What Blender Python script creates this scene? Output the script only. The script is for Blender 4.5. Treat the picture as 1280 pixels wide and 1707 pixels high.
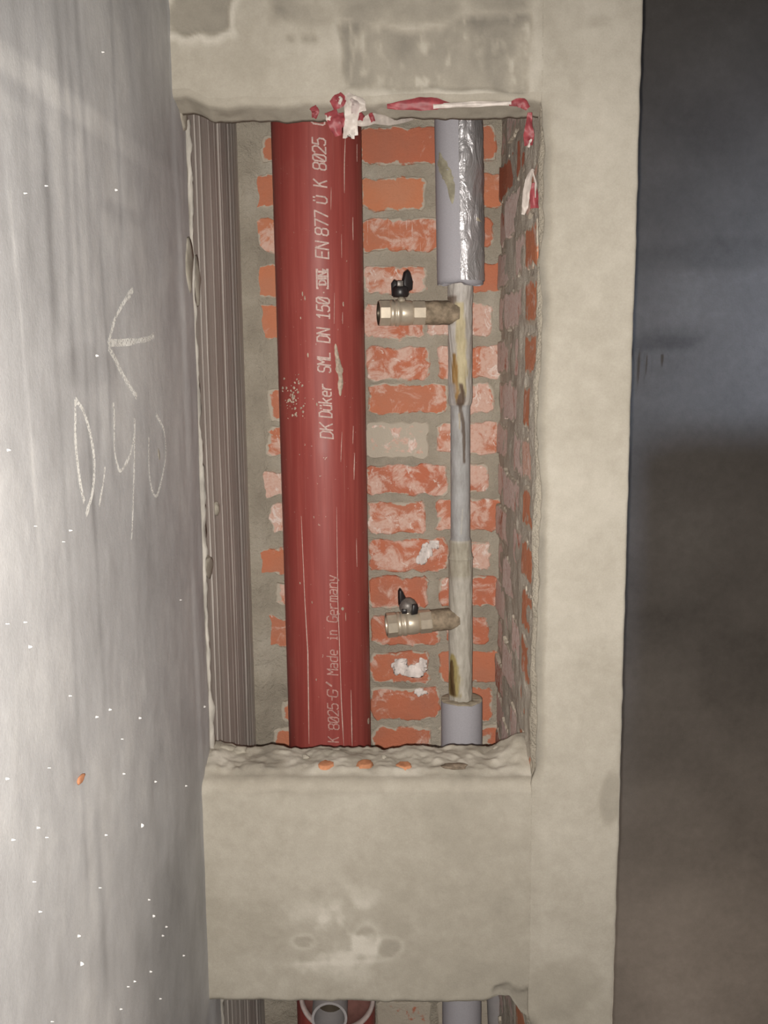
import bpy, bmesh, math, random
import numpy as np
from mathutils import Matrix, Vector
random.seed(7)
for o in list(bpy.data.objects): bpy.data.objects.remove(o)
S = bpy.context.scene; COL = S.collection

# ------------------------------------------------------------------ camera
H = 1.7                                    # lens height above the floor
FPX = 1640.0                               # focal length in pixels of the 1280x1707 frame
nrm = lambda v: np.array(v, float) / np.linalg.norm(v)
cF = nrm([46, -263, FPX]); cD = nrm([103, 10350, FPX]); cD = nrm(cD - cF * cD.dot(cF)); cR = np.cross(cD, cF)
def ray(px, py):
    c = np.array([(px - 640) / FPX, (py - 853.5) / FPX, 1.0]); return np.array([c @ cR, c @ cF, -c @ cD])
def atY(px, py, Y):
    r = ray(px, py); p = r * (Y / r[1]); return np.array([p[0], Y, p[2] + H])
def atX(px, py, X):
    r = ray(px, py); p = r * (X / r[0]); return np.array([X, p[1], p[2] + H])
def atZ(px, py, Z):
    r = ray(px, py); p = r * ((Z - H) / r[2]); return np.array([p[0], p[1], Z])
cam = bpy.data.objects.new('camera', bpy.data.cameras.new('camera')); COL.objects.link(cam)
cam.data.sensor_fit = 'VERTICAL'; cam.data.sensor_height = 36; cam.data.lens = FPX / 1707 * 36
cam.data.clip_start = 0.02
ax = lambda i: Vector((cR[i], cF[i], -cD[i]))
M = Matrix.Identity(4)
for i in range(3):
    M[i][0] = ax(0)[i]; M[i][1] = -ax(1)[i]; M[i][2] = -ax(2)[i]
M[2][3] = H
cam.matrix_world = M
S.camera = cam

# ------------------------------------------------------------------ world, lamps, exposure
W = bpy.data.worlds.new('world'); S.world = W; W.use_nodes = True
bg = W.node_tree.nodes['Background']; bg.inputs[0].default_value = (0.92, 0.95, 1.0, 1); bg.inputs[1].default_value = 0.20
def lamp(name, kind, loc, target, energy, color, **kw):
    l = bpy.data.lights.new(name, kind); l.energy = energy; l.color = color
    for k, v in kw.items(): setattr(l, k, v)
    o = bpy.data.objects.new(name, l); COL.objects.link(o); o.location = loc
    o.rotation_euler = (Vector(target) - Vector(loc)).to_track_quat('-Z', 'Y').to_euler(); return o
look = ray(640, 960)
lamp('phone_flash', 'SPOT', (-0.010, 0.0, H - 0.014), tuple(look * 3 + np.array([0, 0, H])), 108, (1.0, 0.945, 0.865),
     spot_size=math.radians(112), spot_blend=1.0, shadow_soft_size=0.004)
lamp('assumed_daylight', 'AREA', (3.1, 0.2, 2.35), (1.1, 2.25, 1.62), 8, (0.60, 0.75, 1.0), shape='RECTANGLE', size=0.7, size_y=0.75, spread=math.radians(27))  # unseen area light, an assumed window added for the bluish upper far wall
lamp('low_warm_fill', 'POINT', (0.66, 1.60, 0.14), (0.66, 2.25, 0.14), 15, (1.0, 0.87, 0.74), shadow_soft_size=0.06)     # unseen warm lamp, added to brighten the lower far wall beyond the pier
S.view_settings.view_transform = 'Standard'; S.view_settings.look = 'None'
S.view_settings.exposure = 0.0; S.view_settings.gamma = 1.0; S.view_settings.use_curve_mapping = False

# ------------------------------------------------------------------ noise and mesh helpers
def _h(ix, iy, s):
    n = (ix.astype(np.int64) * 374761393 + iy.astype(np.int64) * 668265263 + s * 982451653) & 0xFFFFFFFF
    n = ((n ^ (n >> 13)) * 1274126177) & 0xFFFFFFFF
    return ((n ^ (n >> 16)) & 0xFFFF) / 65535.0
def vn(x, y, s=0):
    x = np.asarray(x, float); y = np.asarray(y, float)
    ix = np.floor(x); iy = np.floor(y); fx = x - ix; fy = y - iy
    fx = fx * fx * (3 - 2 * fx); fy = fy * fy * (3 - 2 * fy)
    a = _h(ix, iy, s); b = _h(ix + 1, iy, s); c = _h(ix, iy + 1, s); d = _h(ix + 1, iy + 1, s)
    return (a * (1 - fx) + b * fx) * (1 - fy) + (c * (1 - fx) + d * fx) * fy
def fbm(x, y, s=0, o=4):
    t = 0; a = 0.5; n = 0
    for i in range(o):
        t = t + a * vn(x * 2 ** i, y * 2 ** i, s + i * 17); n += a; a *= 0.5
    return t / n
def sst(a, b, x):
    t = np.clip((np.asarray(x, float) - a) / (b - a), 0, 1); return t * t * (3 - 2 * t)
def link(name, me, mat=None, parent=None, smooth=False):
    o = bpy.data.objects.new(name, me); COL.objects.link(o)
    if mat: me.materials.append(mat)
    if parent: o.parent = parent
    if smooth: me.polygons.foreach_set('use_smooth', [True] * len(me.polygons))
    return o
def mesh(name, V, F, mat=None, parent=None, smooth=False, attr=None, colattr=None):
    me = bpy.data.meshes.new(name); me.from_pydata([tuple(map(float, v)) for v in V], [], [tuple(map(int, f)) for f in F]); me.update()
    if attr is not None:
        a = me.attributes.new('tone', 'FLOAT', 'POINT'); a.data.foreach_set('value', np.asarray(attr, np.float32).ravel())
    if colattr is not None:
        a = me.attributes.new('tint', 'FLOAT_COLOR', 'POINT'); a.data.foreach_set('color', np.asarray(colattr, np.float32).ravel())
    return link(name, me, mat, parent, smooth)
class Lofts:
    """collects grids of points into one mesh"""
    def __init__(s): s.V = []; s.F = []; s.A = []
    def add(s, P, A=None, flip=False, wrap=False):
        r, c, _ = P.shape; b = len(s.V); s.V += list(P.reshape(-1, 3))
        s.A += list((np.zeros((r, c)) if A is None else A).ravel())
        for i in range(r - 1):
            for j in range(c if wrap else c - 1):
                k = (j + 1) % c
                q = (b + i * c + j, b + i * c + k, b + (i + 1) * c + k, b + (i + 1) * c + j)
                s.F.append(q[::-1] if flip else q)
    def build(s, name, mat, parent=None, smooth=True): return mesh(name, s.V, s.F, mat, parent, smooth, attr=s.A)
def tag(o, label, cat=None, group=None, kind=None):
    o['label'] = label
    if cat: o['category'] = cat
    if group: o['group'] = group
    if kind: o['kind'] = kind
    return o
def empty(name, loc):
    o = bpy.data.objects.new(name, None); COL.objects.link(o); o.location = loc; o.empty_display_size = .05; return o
def keep(o, parent):
    """parent without moving (mesh data is in world coordinates)"""
    o.parent = parent; o.matrix_parent_inverse = Matrix.Translation(-Vector(parent.location)) ; return o

# ------------------------------------------------------------------ materials
class NT:
    def __init__(s, name):
        s.m = bpy.data.materials.new(name); s.m.use_nodes = True; s.t = s.m.node_tree; s.b = s.t.nodes['Principled BSDF']
        s.pos = s.n('ShaderNodeNewGeometry').outputs['Position']
    def n(s, t, **k):
        x = s.t.nodes.new(t)
        for a, v in k.items(): setattr(x, a, v)
        return x
    def put(s, sock, v):
        if isinstance(v, bpy.types.NodeSocket): s.t.links.new(v, sock)
        else: sock.default_value = v
    def noise(s, scale, detail=5, rough=.55, stretch=None, off=(0, 0, 0), dist=0, vec=None):
        mp = s.n('ShaderNodeMapping'); s.put(mp.inputs[0], vec or s.pos); mp.inputs['Scale'].default_value = stretch or (1, 1, 1); mp.inputs['Location'].default_value = off
        x = s.n('ShaderNodeTexNoise'); s.put(x.inputs['Vector'], mp.outputs[0])
        x.inputs['Scale'].default_value = scale; x.inputs['Detail'].default_value = detail; x.inputs['Roughness'].default_value = rough; x.inputs['Distortion'].default_value = dist
        return x.outputs['Fac']
    def rmp(s, v, a, b, c=0., d=1., smooth=True):
        x = s.n('ShaderNodeMapRange', interpolation_type='SMOOTHSTEP' if smooth else 'LINEAR'); s.put(x.inputs[0], v)
        for i, q in enumerate((a, b, c, d)): s.put(x.inputs[i + 1], q)
        return x.outputs[0]
    def math(s, op, a, b=0.):
        x = s.n('ShaderNodeMath', operation=op); s.put(x.inputs[0], a); s.put(x.inputs[1], b); return x.outputs[0]
    def mix(s, f, a, b, mode='MIX'):
        x = s.n('ShaderNodeMix', data_type='RGBA', blend_type=mode); s.put(x.inputs[0], f)
        s.put(x.inputs[6], a if isinstance(a, bpy.types.NodeSocket) else (*a, 1)); s.put(x.inputs[7], b if isinstance(b, bpy.types.NodeSocket) else (*b, 1)); return x.outputs[2]
    def ramp(s, f, pts):
        x = s.n('ShaderNodeValToRGB'); s.put(x.inputs[0], f); e = x.color_ramp.elements
        while len(e) < len(pts): e.new(.5)
        for q, (p, c) in zip(e, pts): q.position = p; q.color = (*c, 1)
        return x.outputs[0]
    def attr(s, name, out='Fac'): return s.n('ShaderNodeAttribute', attribute_name=name).outputs[out]
    def bump(s, h, strength=.3, dist=.002):
        x = s.n('ShaderNodeBump'); x.inputs['Strength'].default_value = strength; x.inputs['Distance'].default_value = dist
        s.put(x.inputs['Height'], h); s.put(s.b.inputs['Normal'], x.outputs[0])
    def out(s, col=None, rough=.85, metal=0., spec=.3):
        if col is not None: s.put(s.b.inputs['Base Color'], col if isinstance(col, bpy.types.NodeSocket) else (*col, 1))
        s.put(s.b.inputs['Roughness'], rough); s.put(s.b.inputs['Metallic'], metal); s.put(s.b.inputs['Specular IOR Level'], spec); return s.m

def plaster_mat(name, lo, mid, hi, streak=(1, 1, 1), grain=.25, spec=.25, rough=.8, deep=.003):
    k = NT(name); t = k.attr('tone')
    v = k.math('ADD', t, k.math('MULTIPLY', k.math('SUBTRACT', k.noise(7, 6, .62, streak), .5), .40))
    v = k.math('ADD', v, k.math('MULTIPLY', k.math('SUBTRACT', k.noise(48, 5, .65, streak, (3, 1, 2)), .5), .30))
    c = k.ramp(v, [(0.05, lo), (.5, mid), (.95, hi)])
    fine = k.noise(420, 3, .6)
    c = k.mix(.10, c, k.ramp(fine, [(.3, (.2, .2, .2)), (.7, (1, 1, 1))]), 'MULTIPLY')
    k.bump(k.math('ADD', k.math('MULTIPLY', k.noise(90, 6, .65, streak, (5, 2, 1)), .8), k.math('MULTIPLY', fine, .30)), grain, deep)
    return k.out(c, rough, 0, spec)
M_front = plaster_mat('plaster_beige', (.205, .186, .157), (.355, .322, .268), (.56, .52, .455))
M_left = plaster_mat('concrete_smooth', (.28, .273, .275), (.47, .463, .468), (.72, .705, .69), (1, 1, .8), .2, .4, .62)
M_raw = plaster_mat('concrete_raw', (.40, .37, .335), (.58, .54, .50), (.80, .76, .70), (3, 3, .25), .35)
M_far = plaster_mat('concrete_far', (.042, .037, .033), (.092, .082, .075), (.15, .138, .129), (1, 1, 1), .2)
M_mortar = plaster_mat('mortar', (.30, .265, .215), (.47, .42, .345), (.64, .59, .51), (1, 1, 1), 1.0, .2, .85, .009)
M_slab = plaster_mat('slab_concrete', (.30, .28, .25), (.46, .43, .39), (.6, .57, .52))

def brick_mat(comb=False, side=False):
    k = NT('brick_combed' if comb else 'brick_salted' if side else 'brick'); oi = k.n('ShaderNodeObjectInfo'); sep = k.n('ShaderNodeSeparateColor'); k.put(sep.inputs[0], oi.outputs['Color'])
    eff, hue, smear = sep.outputs
    big = k.noise(14, 5, .6); fine = k.noise(170, 4, .65)
    base = k.mix(hue, (.50, .155, .095), (.61, .235, .125))
    base = k.mix(k.rmp(big, .35, .7), base, k.mix(hue, (.43, .15, .10), (.57, .25, .15)))
    n1 = k.noise(21, 9, .68, (1, .8, .7) if side else (1, 1, 1.1), (4, 4, 4), .6)
    thr = k.rmp(eff, 0, 1, .74, .30, False)
    m1 = k.rmp(k.math('SUBTRACT', n1, thr), -.05, .09)
    m1 = k.math('MULTIPLY', m1, k.rmp(fine, .25, .6, .55, .92))
    c = k.mix(m1, base, (.80, .69, .65) if side else (.70, .50, .425))
    n2 = k.noise(46, 8, .7, (4.5, 1, .25) if comb else (1, 1, .8), (9, 1, 7), .3 if comb else 1.2)
    m2 = k.math('MULTIPLY', k.rmp(k.math('SUBTRACT', n2, k.rmp(eff, 0, 1, .73, .50, False)), 0, .06), .85)
    c = k.mix(m2, c, (.80, .69, .64))
    n3 = k.noise(30, 6, .6, (1, 1, 1), (2, 8, 5), .4)
    edge = k.attr('tone'); m3 = k.rmp(k.math('ADD', k.math('SUBTRACT', k.math('ADD', k.math('MULTIPLY', n3, .75), k.math('MULTIPLY', k.noise(75, 5, .65), .25)), k.rmp(smear, 0, 1, .80, .20, False)), k.math('MULTIPLY', edge, .27)), -.03, .05)
    c = k.mix(m3, c, (.50, .445, .37))
    k.bump(k.math('ADD', k.math('MULTIPLY', n1, .7), k.math('MULTIPLY', fine, .45)), .7, .007)
    return k.out(c, .85, 0, .2)
M_brick = brick_mat(); M_comb = brick_mat(True); M_side = brick_mat(False, True)

def simple(name, col, rough=.5, metal=0., spec=.4, var=.0, scale=40, stretch=None, bump=0., coat=0.):
    k = NT(name); n = k.noise(scale, 5, .6, stretch)
    c = k.mix(k.rmp(n, .3, .75), tuple(x * (1 - var) for x in col), tuple(min(1, x * (1 + var)) for x in col))
    if bump: k.bump(n, bump, .002)
    k.b.inputs['Coat Weight'].default_value = coat; k.b.inputs['Coat Roughness'].default_value = .3
    return k.out(c, rough, metal, spec)
def pipe_mat():
    k = NT('red_pipe_paint')
    c = k.mix(k.rmp(k.noise(16, 5, .6, (6, 6, .25)), .35, .72), (.265, .050, .043), (.33, .072, .060))
    c = k.mix(k.math('MULTIPLY', k.rmp(k.noise(60, 4, .6, (3, 3, .04), (1, 2, 3)), .60, .74), .22), c, (.46, .22, .18))
    c = k.mix(k.math('MULTIPLY', k.rmp(k.noise(190, 2, .5), .735, .77), .8), c, (.50, .40, .33))
    c = k.mix(k.math('MULTIPLY', k.rmp(k.noise(7, 6, .7), .56, .85), .35), c, (.36, .20, .16))
    k.bump(k.noise(55, 3, .5, (1, 1, .35)), .12, .002)
    return k.out(c, k.rmp(k.noise(9, 4), .3, .7, .42, .56), 0, .38)
M_pipe = pipe_mat()
M_ink = simple('inkjet_print', (.56, .42, .385), .7, 0, .2, .25, 260)
M_scratch = simple('scratch_pale', (.58, .42, .37), .7, 0, .2, .2, 200)
M_splash = simple('mortar_splash', (.45, .36, .29), .9, 0, .1, .3, 160, None, .4)
M_foam = simple('grey_foam', (.40, .39, .425), .75, 0, .25, .06, 500, None, .06)
M_foamtop = simple('foam_dusty', (.42, .37, .29), .95, 0, .1, .15, 90, None, .3)
def foil_mat():
    k = NT('foil_tape'); n = k.noise(48, 4, .6, (1, 1, .45), (0, 0, 0), 1.2)
    k.bump(n, .8, .006); return k.out((.50, .49, .51), .36, .62, .5)
M_foil = foil_mat()
M_beige = simple('adhesive_smear', (.34, .315, .235), .7, 0, .3, .25, 70)
M_nickel = simple('nickel_plated_brass', (.62, .54, .43), .36, .5, .5, .10, 60, None, .05)
M_nickdark = simple('valve_bore', (.10, .08, .06), .4, .6)
M_black = simple('black_plastic', (.018, .015, .016), .38, 0, .5, .2)
M_capgrey = simple('handle_worn', (.20, .18, .165), .45, .3, .5, .3, 120)
M_nipple = simple('sandy_nipple', (.27, .215, .155), .85, 0, .2, .45, 55, None, .6)
M_white = simple('white_tape', (.52, .46, .42), .45, 0, .4, .14, 90)
M_redt = simple('red_tape', (.27, .05, .058), .5, 0, .4, .25, 90)
M_pvc = simple('grey_plastic', (.33, .31, .315), .5, 0, .4, .08, 30)
M_rim = simple('pale_rim', (.46, .38, .36), .6, 0, .3, .15, 60)
M_hole = simple('brick_clay', (.50, .225, .12), .85, 0, .2, .25, 60, None, .3)
M_stone = simple('brown_grit', (.20, .155, .115), .9, 0, .2, .4, 90, None, .5)
M_bead = simple('plaster_bead', (.42, .39, .35), .85, 0, .2, .25, 45, (1, 1, .4), .6)
M_fin = simple('concrete_fin', (.40, .365, .32), .85, 0, .2, .3, 60, (1, 1, .2), .4)
M_salt = simple('salt_flakes', (.78, .71, .68), .9, 0, .2, .25, 70, (1, 1, .4), .5)
def chalk_mat():
    k = NT('chalk'); k.out((.86, .84, .80), .95, 0, .1)
    k.put(k.b.inputs['Alpha'], k.rmp(k.noise(330, 3, .6), .36, .54, .25, 1.0)); return k.m
M_chalk = chalk_mat()
def steel_mat():
    k = NT('riser_steel'); c = k.attr('tint', 'Color')
    n = k.noise(70, 6, .65, (1, 1, .35)); f = k.noise(300, 3)
    c = k.mix(.6, c, k.ramp(n, [(.3, (.40, .37, .33)), (.7, (1, 1, 1))]), 'MULTIPLY')
    k.bump(k.math('ADD', n, k.math('MULTIPLY', f, .3)), .5, .003)
    return k.out(c, .62, 0, .45)
M_steel = steel_mat()

# ------------------------------------------------------------------ layout (metres)
YF = 1.410; TH = 0.125; YB = 1.948; XL = -0.3255; XR = 0.1775; ZC = 2.95
XP = 0.3112                                 # outer edge of the right pier
YFAR = 2.25
ZLIN = atY(600, 171, YF)[2]; ZSILL = atY(600, 1297, YF)[2]; ZLOW = atY(600, 1673, YF)[2]
rnd = lambda a, b: random.uniform(a, b)

# ------------------------------------------------------------------ structure: floor, ceiling, far walls
def slab(name, x0, x1, y0, y1, z0, z1, mat):
    bm = bmesh.new(); bmesh.ops.create_cube(bm, size=1)
    for v in bm.verts: v.co = Vector(((x0 + x1) / 2 + v.co.x * (x1 - x0), (y0 + y1) / 2 + v.co.y * (y1 - y0), (z0 + z1) / 2 + v.co.z * (z1 - z0)))
    me = bpy.data.meshes.new(name); bm.to_mesh(me); bm.free()
    a = me.attributes.new('tone', 'FLOAT', 'POINT'); a.data.foreach_set('value', [.45] * len(me.vertices))
    return link(name, me, mat)
tag(slab('floor', XL - .12, 3.6, -2.2, YFAR + .1, -.1, 0, M_slab), 'bare concrete floor slab under the pipe shaft', 'floor', kind='structure')
tag(slab('ceiling', XL - .12, 3.6, -2.2, YFAR + .1, ZC, ZC + .1, M_slab), 'bare concrete ceiling slab above the pipe shaft', 'ceiling', kind='structure')
tag(slab('shade_partition', .90, 2.7, 1.90, 1.98, 0, 1.63, M_slab), 'unseen low partition added to shade the lower far wall', 'wall', kind='structure')  # out of view, added to keep the assumed daylight off the lower far wall
# far wall with soft stains
L = Lofts()
xs = np.linspace(.20, 3.5, 200); zs = np.linspace(0, ZC, 170); X, Z = np.meshgrid(xs, zs)
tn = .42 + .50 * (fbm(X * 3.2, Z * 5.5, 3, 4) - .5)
def ff(px, py): p = atY(px, py, YFAR); return p[0], p[2]
def spot(T, X, Z, cx, cz, rx, rz, amt, s=1):
    d = ((X - cx) / rx) ** 2 + ((Z - cz) / rz) ** 2 + 2.0 * (fbm(X * 9, Z * 9, s, 5) - .5); return T + amt * (1 - sst(.35, 1.15, d))
cx, cz = ff(1100, 568); tn = spot(tn, X, Z, cx, cz, .12, .030, -.26, 5)
cx, cz = ff(1150, 425); tn = spot(tn, X, Z, cx, cz, .25, .04, -.14, 6)
cx, cz = ff(1230, 1130); tn = spot(tn, X, Z, cx, cz, .10, .12, -.16, 7)
cx, cz = ff(1140, 1183); tn = tn + .09 * np.exp(-((Z - cz) / .006) ** 2) * sst(.35, .6, fbm(X * 4, Z * 0, 9))
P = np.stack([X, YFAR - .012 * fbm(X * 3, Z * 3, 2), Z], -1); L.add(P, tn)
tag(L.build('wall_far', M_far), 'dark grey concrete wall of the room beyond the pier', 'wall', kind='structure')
drip = Lofts()
for px, y0, y1 in ((1075, 585, 640), (1087, 590, 622), (1114, 588, 610), (1063, 580, 600)):
    a = atY(px, y0, YFAR - .013); b = atY(px + 1, y1, YFAR - .013); zz = np.linspace(a[2], b[2], 8); w = np.linspace(.0035, .0012, 8)
    drip.add(np.stack([np.stack([a[0] - w, np.full(8, a[1]), zz], -1), np.stack([a[0] + w, np.full(8, a[1]), zz], -1)], 1), np.full((8, 2), .34))
o = drip.build('drip_stain', M_far, bpy.data.objects['wall_far']); o['label'] = 'dark thin drip runs on the grey wall'

# ------------------------------------------------------------------ left wall (smooth part, raw striped part inside the shaft)
ridgeY = 1.482                                        # the plaster stops here, raw concrete goes on to the back
ys = np.concatenate([np.linspace(-2.2, .55, 30), np.linspace(.56, ridgeY, 190)]); zs = np.linspace(0, ZC, 360); Yg, Zg = np.meshgrid(ys, zs)
hz = Zg - H
tn = .54 + .50 * (fbm(Yg * 3.6, hz * 4.0, 11, 6) - .5) + .22 * (fbm(Yg * 18, hz * 14, 12, 4) - .5)
wz = .0045 * (vn(Yg * 22, Yg * 0, 4) - .5)
tn += .20 * sst(.224, .232, hz + wz) * (1 - sst(.247, .253, hz + wz)) * (.35 + .65 * (1 - sst(.95, 1.28, Yg)))
tn += .12 * sst(.195, .202, hz + wz) * (1 - sst(.209, .216, hz + wz)) * (1 - sst(.85, 1.05, Yg))
for yc, w, z0, z1, a in ((.905, .006, -.5, .6, -.10), (.958, .010, .0, .62, -.20), (.985, .007, -.35, .25, -.18), (1.022, .007, -.05, .4, -.14), (1.06, .005, -.1, .1, -.16), (.99, .014, .33, .62, -.12), (.91, .014, .05, .18, -.22),
                         (.94, .012, -.62, -.48, -.2), (1.14, .006, .16, .45, -.12), (.86, .01, .1, .5, -.10), (.97, .012, -.9, -.75, -.18), (1.2, .01, .3, .6, -.1)):
    yy = Yg + .012 * (fbm(hz * 7, hz * 0, int(yc * 999)) - .5)
    tn += 1.7 * a * np.exp(-((yy - yc) / w) ** 2) * sst(z0 - .06, z0, hz) * (1 - sst(z1, z1 + .06, hz)) * (.4 + .9 * fbm(Yg * 8, hz * 14, int(yc * 777), 3))
tn += .22 * np.exp(-((Yg - .822 - .05 * (.22 - hz) + .01 * vn(hz * 9, hz * 0, 3)) / .004) ** 2) * sst(-.25, -.1, hz) * (1 - sst(.1, .2, hz))
tn = spot(tn, Yg, hz, .97, -.01, .12, .022, -.13, 21); tn = spot(tn, Yg, hz, 1.2, -.6, .2, .2, -.12, 22); tn = spot(tn, Yg, hz, 1.15, .16, .09, .012, -.14, 23)
tn = spot(tn, Yg, hz, 1.25, -.9, .25, .25, -.18, 27); tn = spot(tn, Yg, hz, 1.3, .42, .2, .3, -.12, 28)
def leftX(Yg, hz): return XL + .004 * (fbm(Yg * 4, hz * 4, 13) - .5) + .0022 * (fbm(Yg * 18, hz * 9, 14) - .5) + .0035 * sst(1.40, 1.43, Yg) * fbm(Yg * 20, hz * 5, 15)
Xg = leftX(Yg, hz)
L = Lofts(); L.add(np.stack([Xg, Yg, Zg], -1), tn)
wl = tag(L.build('wall_left', M_left), 'smooth grey concrete wall with chalk marks at the left of the shaft', 'wall', kind='structure')
slab_l = slab('wall_core', XL - .12, XL - .02, -2.2, YB + .1, 0, ZC, M_slab); slab_l.parent = wl
# raw concrete strip with formwork fins: profile over Y, slightly wavering with height
ys = np.linspace(ridgeY - .01, YB + .02, 300); zs = np.linspace(0, ZC, 150); Yg, Zg = np.meshgrid(ys, zs); hz = Zg - H
yw = Yg + .006 * (fbm(hz * 2.2, hz * 0, 31, 3) - .5) + .0025 * (fbm(hz * 11, hz * 0, 32, 2) - .5)
prof = .0012 * (fbm(yw * 60, yw * 0, 33, 3) - .5) + .003 * (fbm(yw * 16, hz * .5, 34, 3) - .5)
fins = [(1.553, .0026, .0028), (1.592, .0017, .0022), (1.66, .0018, .0018), (1.705, .0016, .0014), (1.735, .0026, .0028), (1.762, .0014, .0016), (1.805, .0014, .0014), (1.838, .0020, .0022), (1.872, .0014, .0016), (1.90, .0012, .0014)]
ridge = np.zeros_like(yw)
for yc, w, h in fins:
    ridge += h * np.exp(-((yw - yc) / w) ** 2) * (.35 + .9 * fbm(hz * 5, hz * 0 + yc * 50, 35, 3))
tn = .42 + .6 * (fbm(yw * 55, hz * .6, 36, 4) - .5) + .30 * (fbm(Yg * 6, hz * 4, 37, 3) - .5) + 55 * ridge
L = Lofts(); L.add(np.stack([XL - .002 + prof + ridge, Yg, Zg], -1), tn)
o = L.build('raw_concrete_strip', M_raw, wl); o['label'] = 'raw striped brownish concrete inside the shaft'
# plaster bead running down where the plaster stops
def tube(path, rad, seg=8, rag=0., seed=1, flat=1.):
    path = np.array(path, float); n = len(path); P = np.zeros((n, seg, 3))
    for i in range(n):
        t = nrm(path[min(i + 1, n - 1)] - path[max(i - 1, 0)])
        a = nrm(np.cross(t, [0, 1, 0.01]) if abs(t[1]) < .9 else np.cross(t, [0, 0, 1])); b = np.cross(t, a)
        for j in range(seg):
            th = 2 * math.pi * j / seg; r = (rad[i] if hasattr(rad, '__len__') else rad)
            r *= 1 + rag * (float(fbm(np.array(i * .37 + j * 3.1), np.array(seed * 9.7), seed)) - .5) * 2
            P[i, j] = path[i] + r * (a * math.cos(th) + b * math.sin(th) * flat)
    return P
L = Lofts(); n = 300; zz = np.linspace(.02, ZLIN, n)
pts = np.stack([XL + .001 + 0 * zz, 1.492 + .008 * (fbm(zz * 6, zz * 0, 41) - .5) + .004 * (fbm(zz * 30, zz * 0, 43) - .5), zz], -1)
L.add(tube(pts, .0012 + .0052 * fbm(zz * 22, zz * 0, 42, 4), 8, 1.0, 3), np.full((n, 8), .6), wrap=True)
o = L.build('plaster_bead', M_bead, wl); o['label'] = 'thin pale plaster ridge'
def blob(name, c, r, mat, parent, nrmax=0, seed=1, sub=3, rag=.35):
    bm = bmesh.new(); bmesh.ops.create_icosphere(bm, subdivisions=sub, radius=1)
    for v in bm.verts:
        k = 1 + rag * (float(fbm(np.array(v.co.x * 1.7 + seed * 3.3), np.array(v.co.y * 1.7 + v.co.z * 2.3), seed)) - .5) * 2
        v.co = Vector((c[0] + v.co.x * r[0] * k, c[1] + v.co.y * r[1] * k, c[2] + v.co.z * r[2] * k))
    me = bpy.data.meshes.new(name); bm.to_mesh(me); bm.free()
    a = me.attributes.new('tone', 'FLOAT', 'POINT'); a.data.foreach_set('value', [.55] * len(me.vertices))
    return link(name, me, mat, parent, True)
blob('plaster_dab', atX(304, 190, XL), (.008, .020, .022), M_front, wl, seed=2)
blob('plaster_dab', atX(313, 440, XL), (.006, .024, .040), M_front, wl, seed=3)
blob('plaster_dab', atX(326, 465, XL), (.006, .022, .038), M_front, wl, seed=4)
blob('plaster_dab', atX(361, 848, XL), (.005, .010, .012), M_front, wl, seed=5)
blob('plaster_dab', atX(348, 945, XL), (.004, .026, .018), M_front, wl, seed=6)
blob('plaster_dab', atX(264, 758, XL), (.0012, .006, .012), M_front, wl, seed=7)
# chalk arrow and the figures 0,40
def wallribbon(name, pl, w, mat, parent, label=None):
    """chalk strokes as smooth continuous ribbons lying on the left wall"""
    L = Lofts()
    for st in pl:
        st = np.array(st, float); n = len(st); t = np.linspace(0, n - 1, n * 8); ex = np.concatenate([[2 * st[0] - st[1]], st, [2 * st[-1] - st[-2]]])
        i = np.minimum(t.astype(int), n - 2); f = (t - i)[:, None]; a, b, c, d = ex[i], ex[i + 1], ex[i + 2], ex[i + 3]
        q = .5 * (2 * b + (c - a) * f + (2 * a - 5 * b + 4 * c - d) * f ** 2 + (3 * b - a - 3 * c + d) * f ** 3)
        tan = np.gradient(q, axis=0); tan[:, 0] = 0; nn = np.stack([0 * t, -tan[:, 2], tan[:, 1]], -1); nn /= np.maximum(np.linalg.norm(nn, axis=1, keepdims=True), 1e-9)
        ww = (w / 2 * (.65 + .7 * vn(t * 2.1, t * 0 + st[0][1] * 90, 3)))[:, None]; g = np.stack([q - nn * ww, q, q + nn * ww], 1)
        g[..., 0] = leftX(g[..., 1], g[..., 2] - H) + .0007; L.add(g)
    o = L.build(name, mat, parent, False)
    if label: o['label'] = label
    return o
def ch(l): return [atX(x / 3.048, 440 + y / 3.048, XL + .0042) for x, y in l]
chalk = {'chalk_arrow': [[(690, 130), (650, 190), (610, 270), (585, 350), (568, 410)], [(568, 425), (610, 490), (650, 570), (690, 645), (710, 675)], [(570, 400), (640, 400), (720, 390), (770, 378), (795, 362)]],
         'chalk_figure_zero': [[(407, 690), (405, 780), (405, 900), (415, 1020), (430, 1130), (450, 1210)], [(407, 690), (440, 735), (465, 800), (485, 880), (500, 980), (500, 1080), (490, 1170), (470, 1240), (458, 1275)]],
         'chalk_comma': [[(555, 1030), (548, 1100), (535, 1170), (525, 1230)]],
         'chalk_figure_four': [[(595, 705), (600, 760), (600, 880), (603, 960), (618, 1030), (632, 1050), (655, 1020), (680, 960), (700, 860)], [(700, 785), (698, 1000), (695, 1150), (690, 1290), (685, 1400)]],
         'chalk_figure_zero.001': [[(805, 765), (840, 840), (850, 920), (848, 1000), (830, 1100), (810, 1170), (795, 1175), (780, 1130), (768, 1020), (768, 880)]]}
for nm, st in chalk.items():
    w = {'chalk_arrow': .0070, 'chalk_figure_zero': .0062, 'chalk_comma': .0040}.get(nm, .0046)
    wallribbon(nm.split('.')[0], [ch(s) for s in st], w, M_chalk, wl, 'white chalk stroke on the grey wall')
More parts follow.
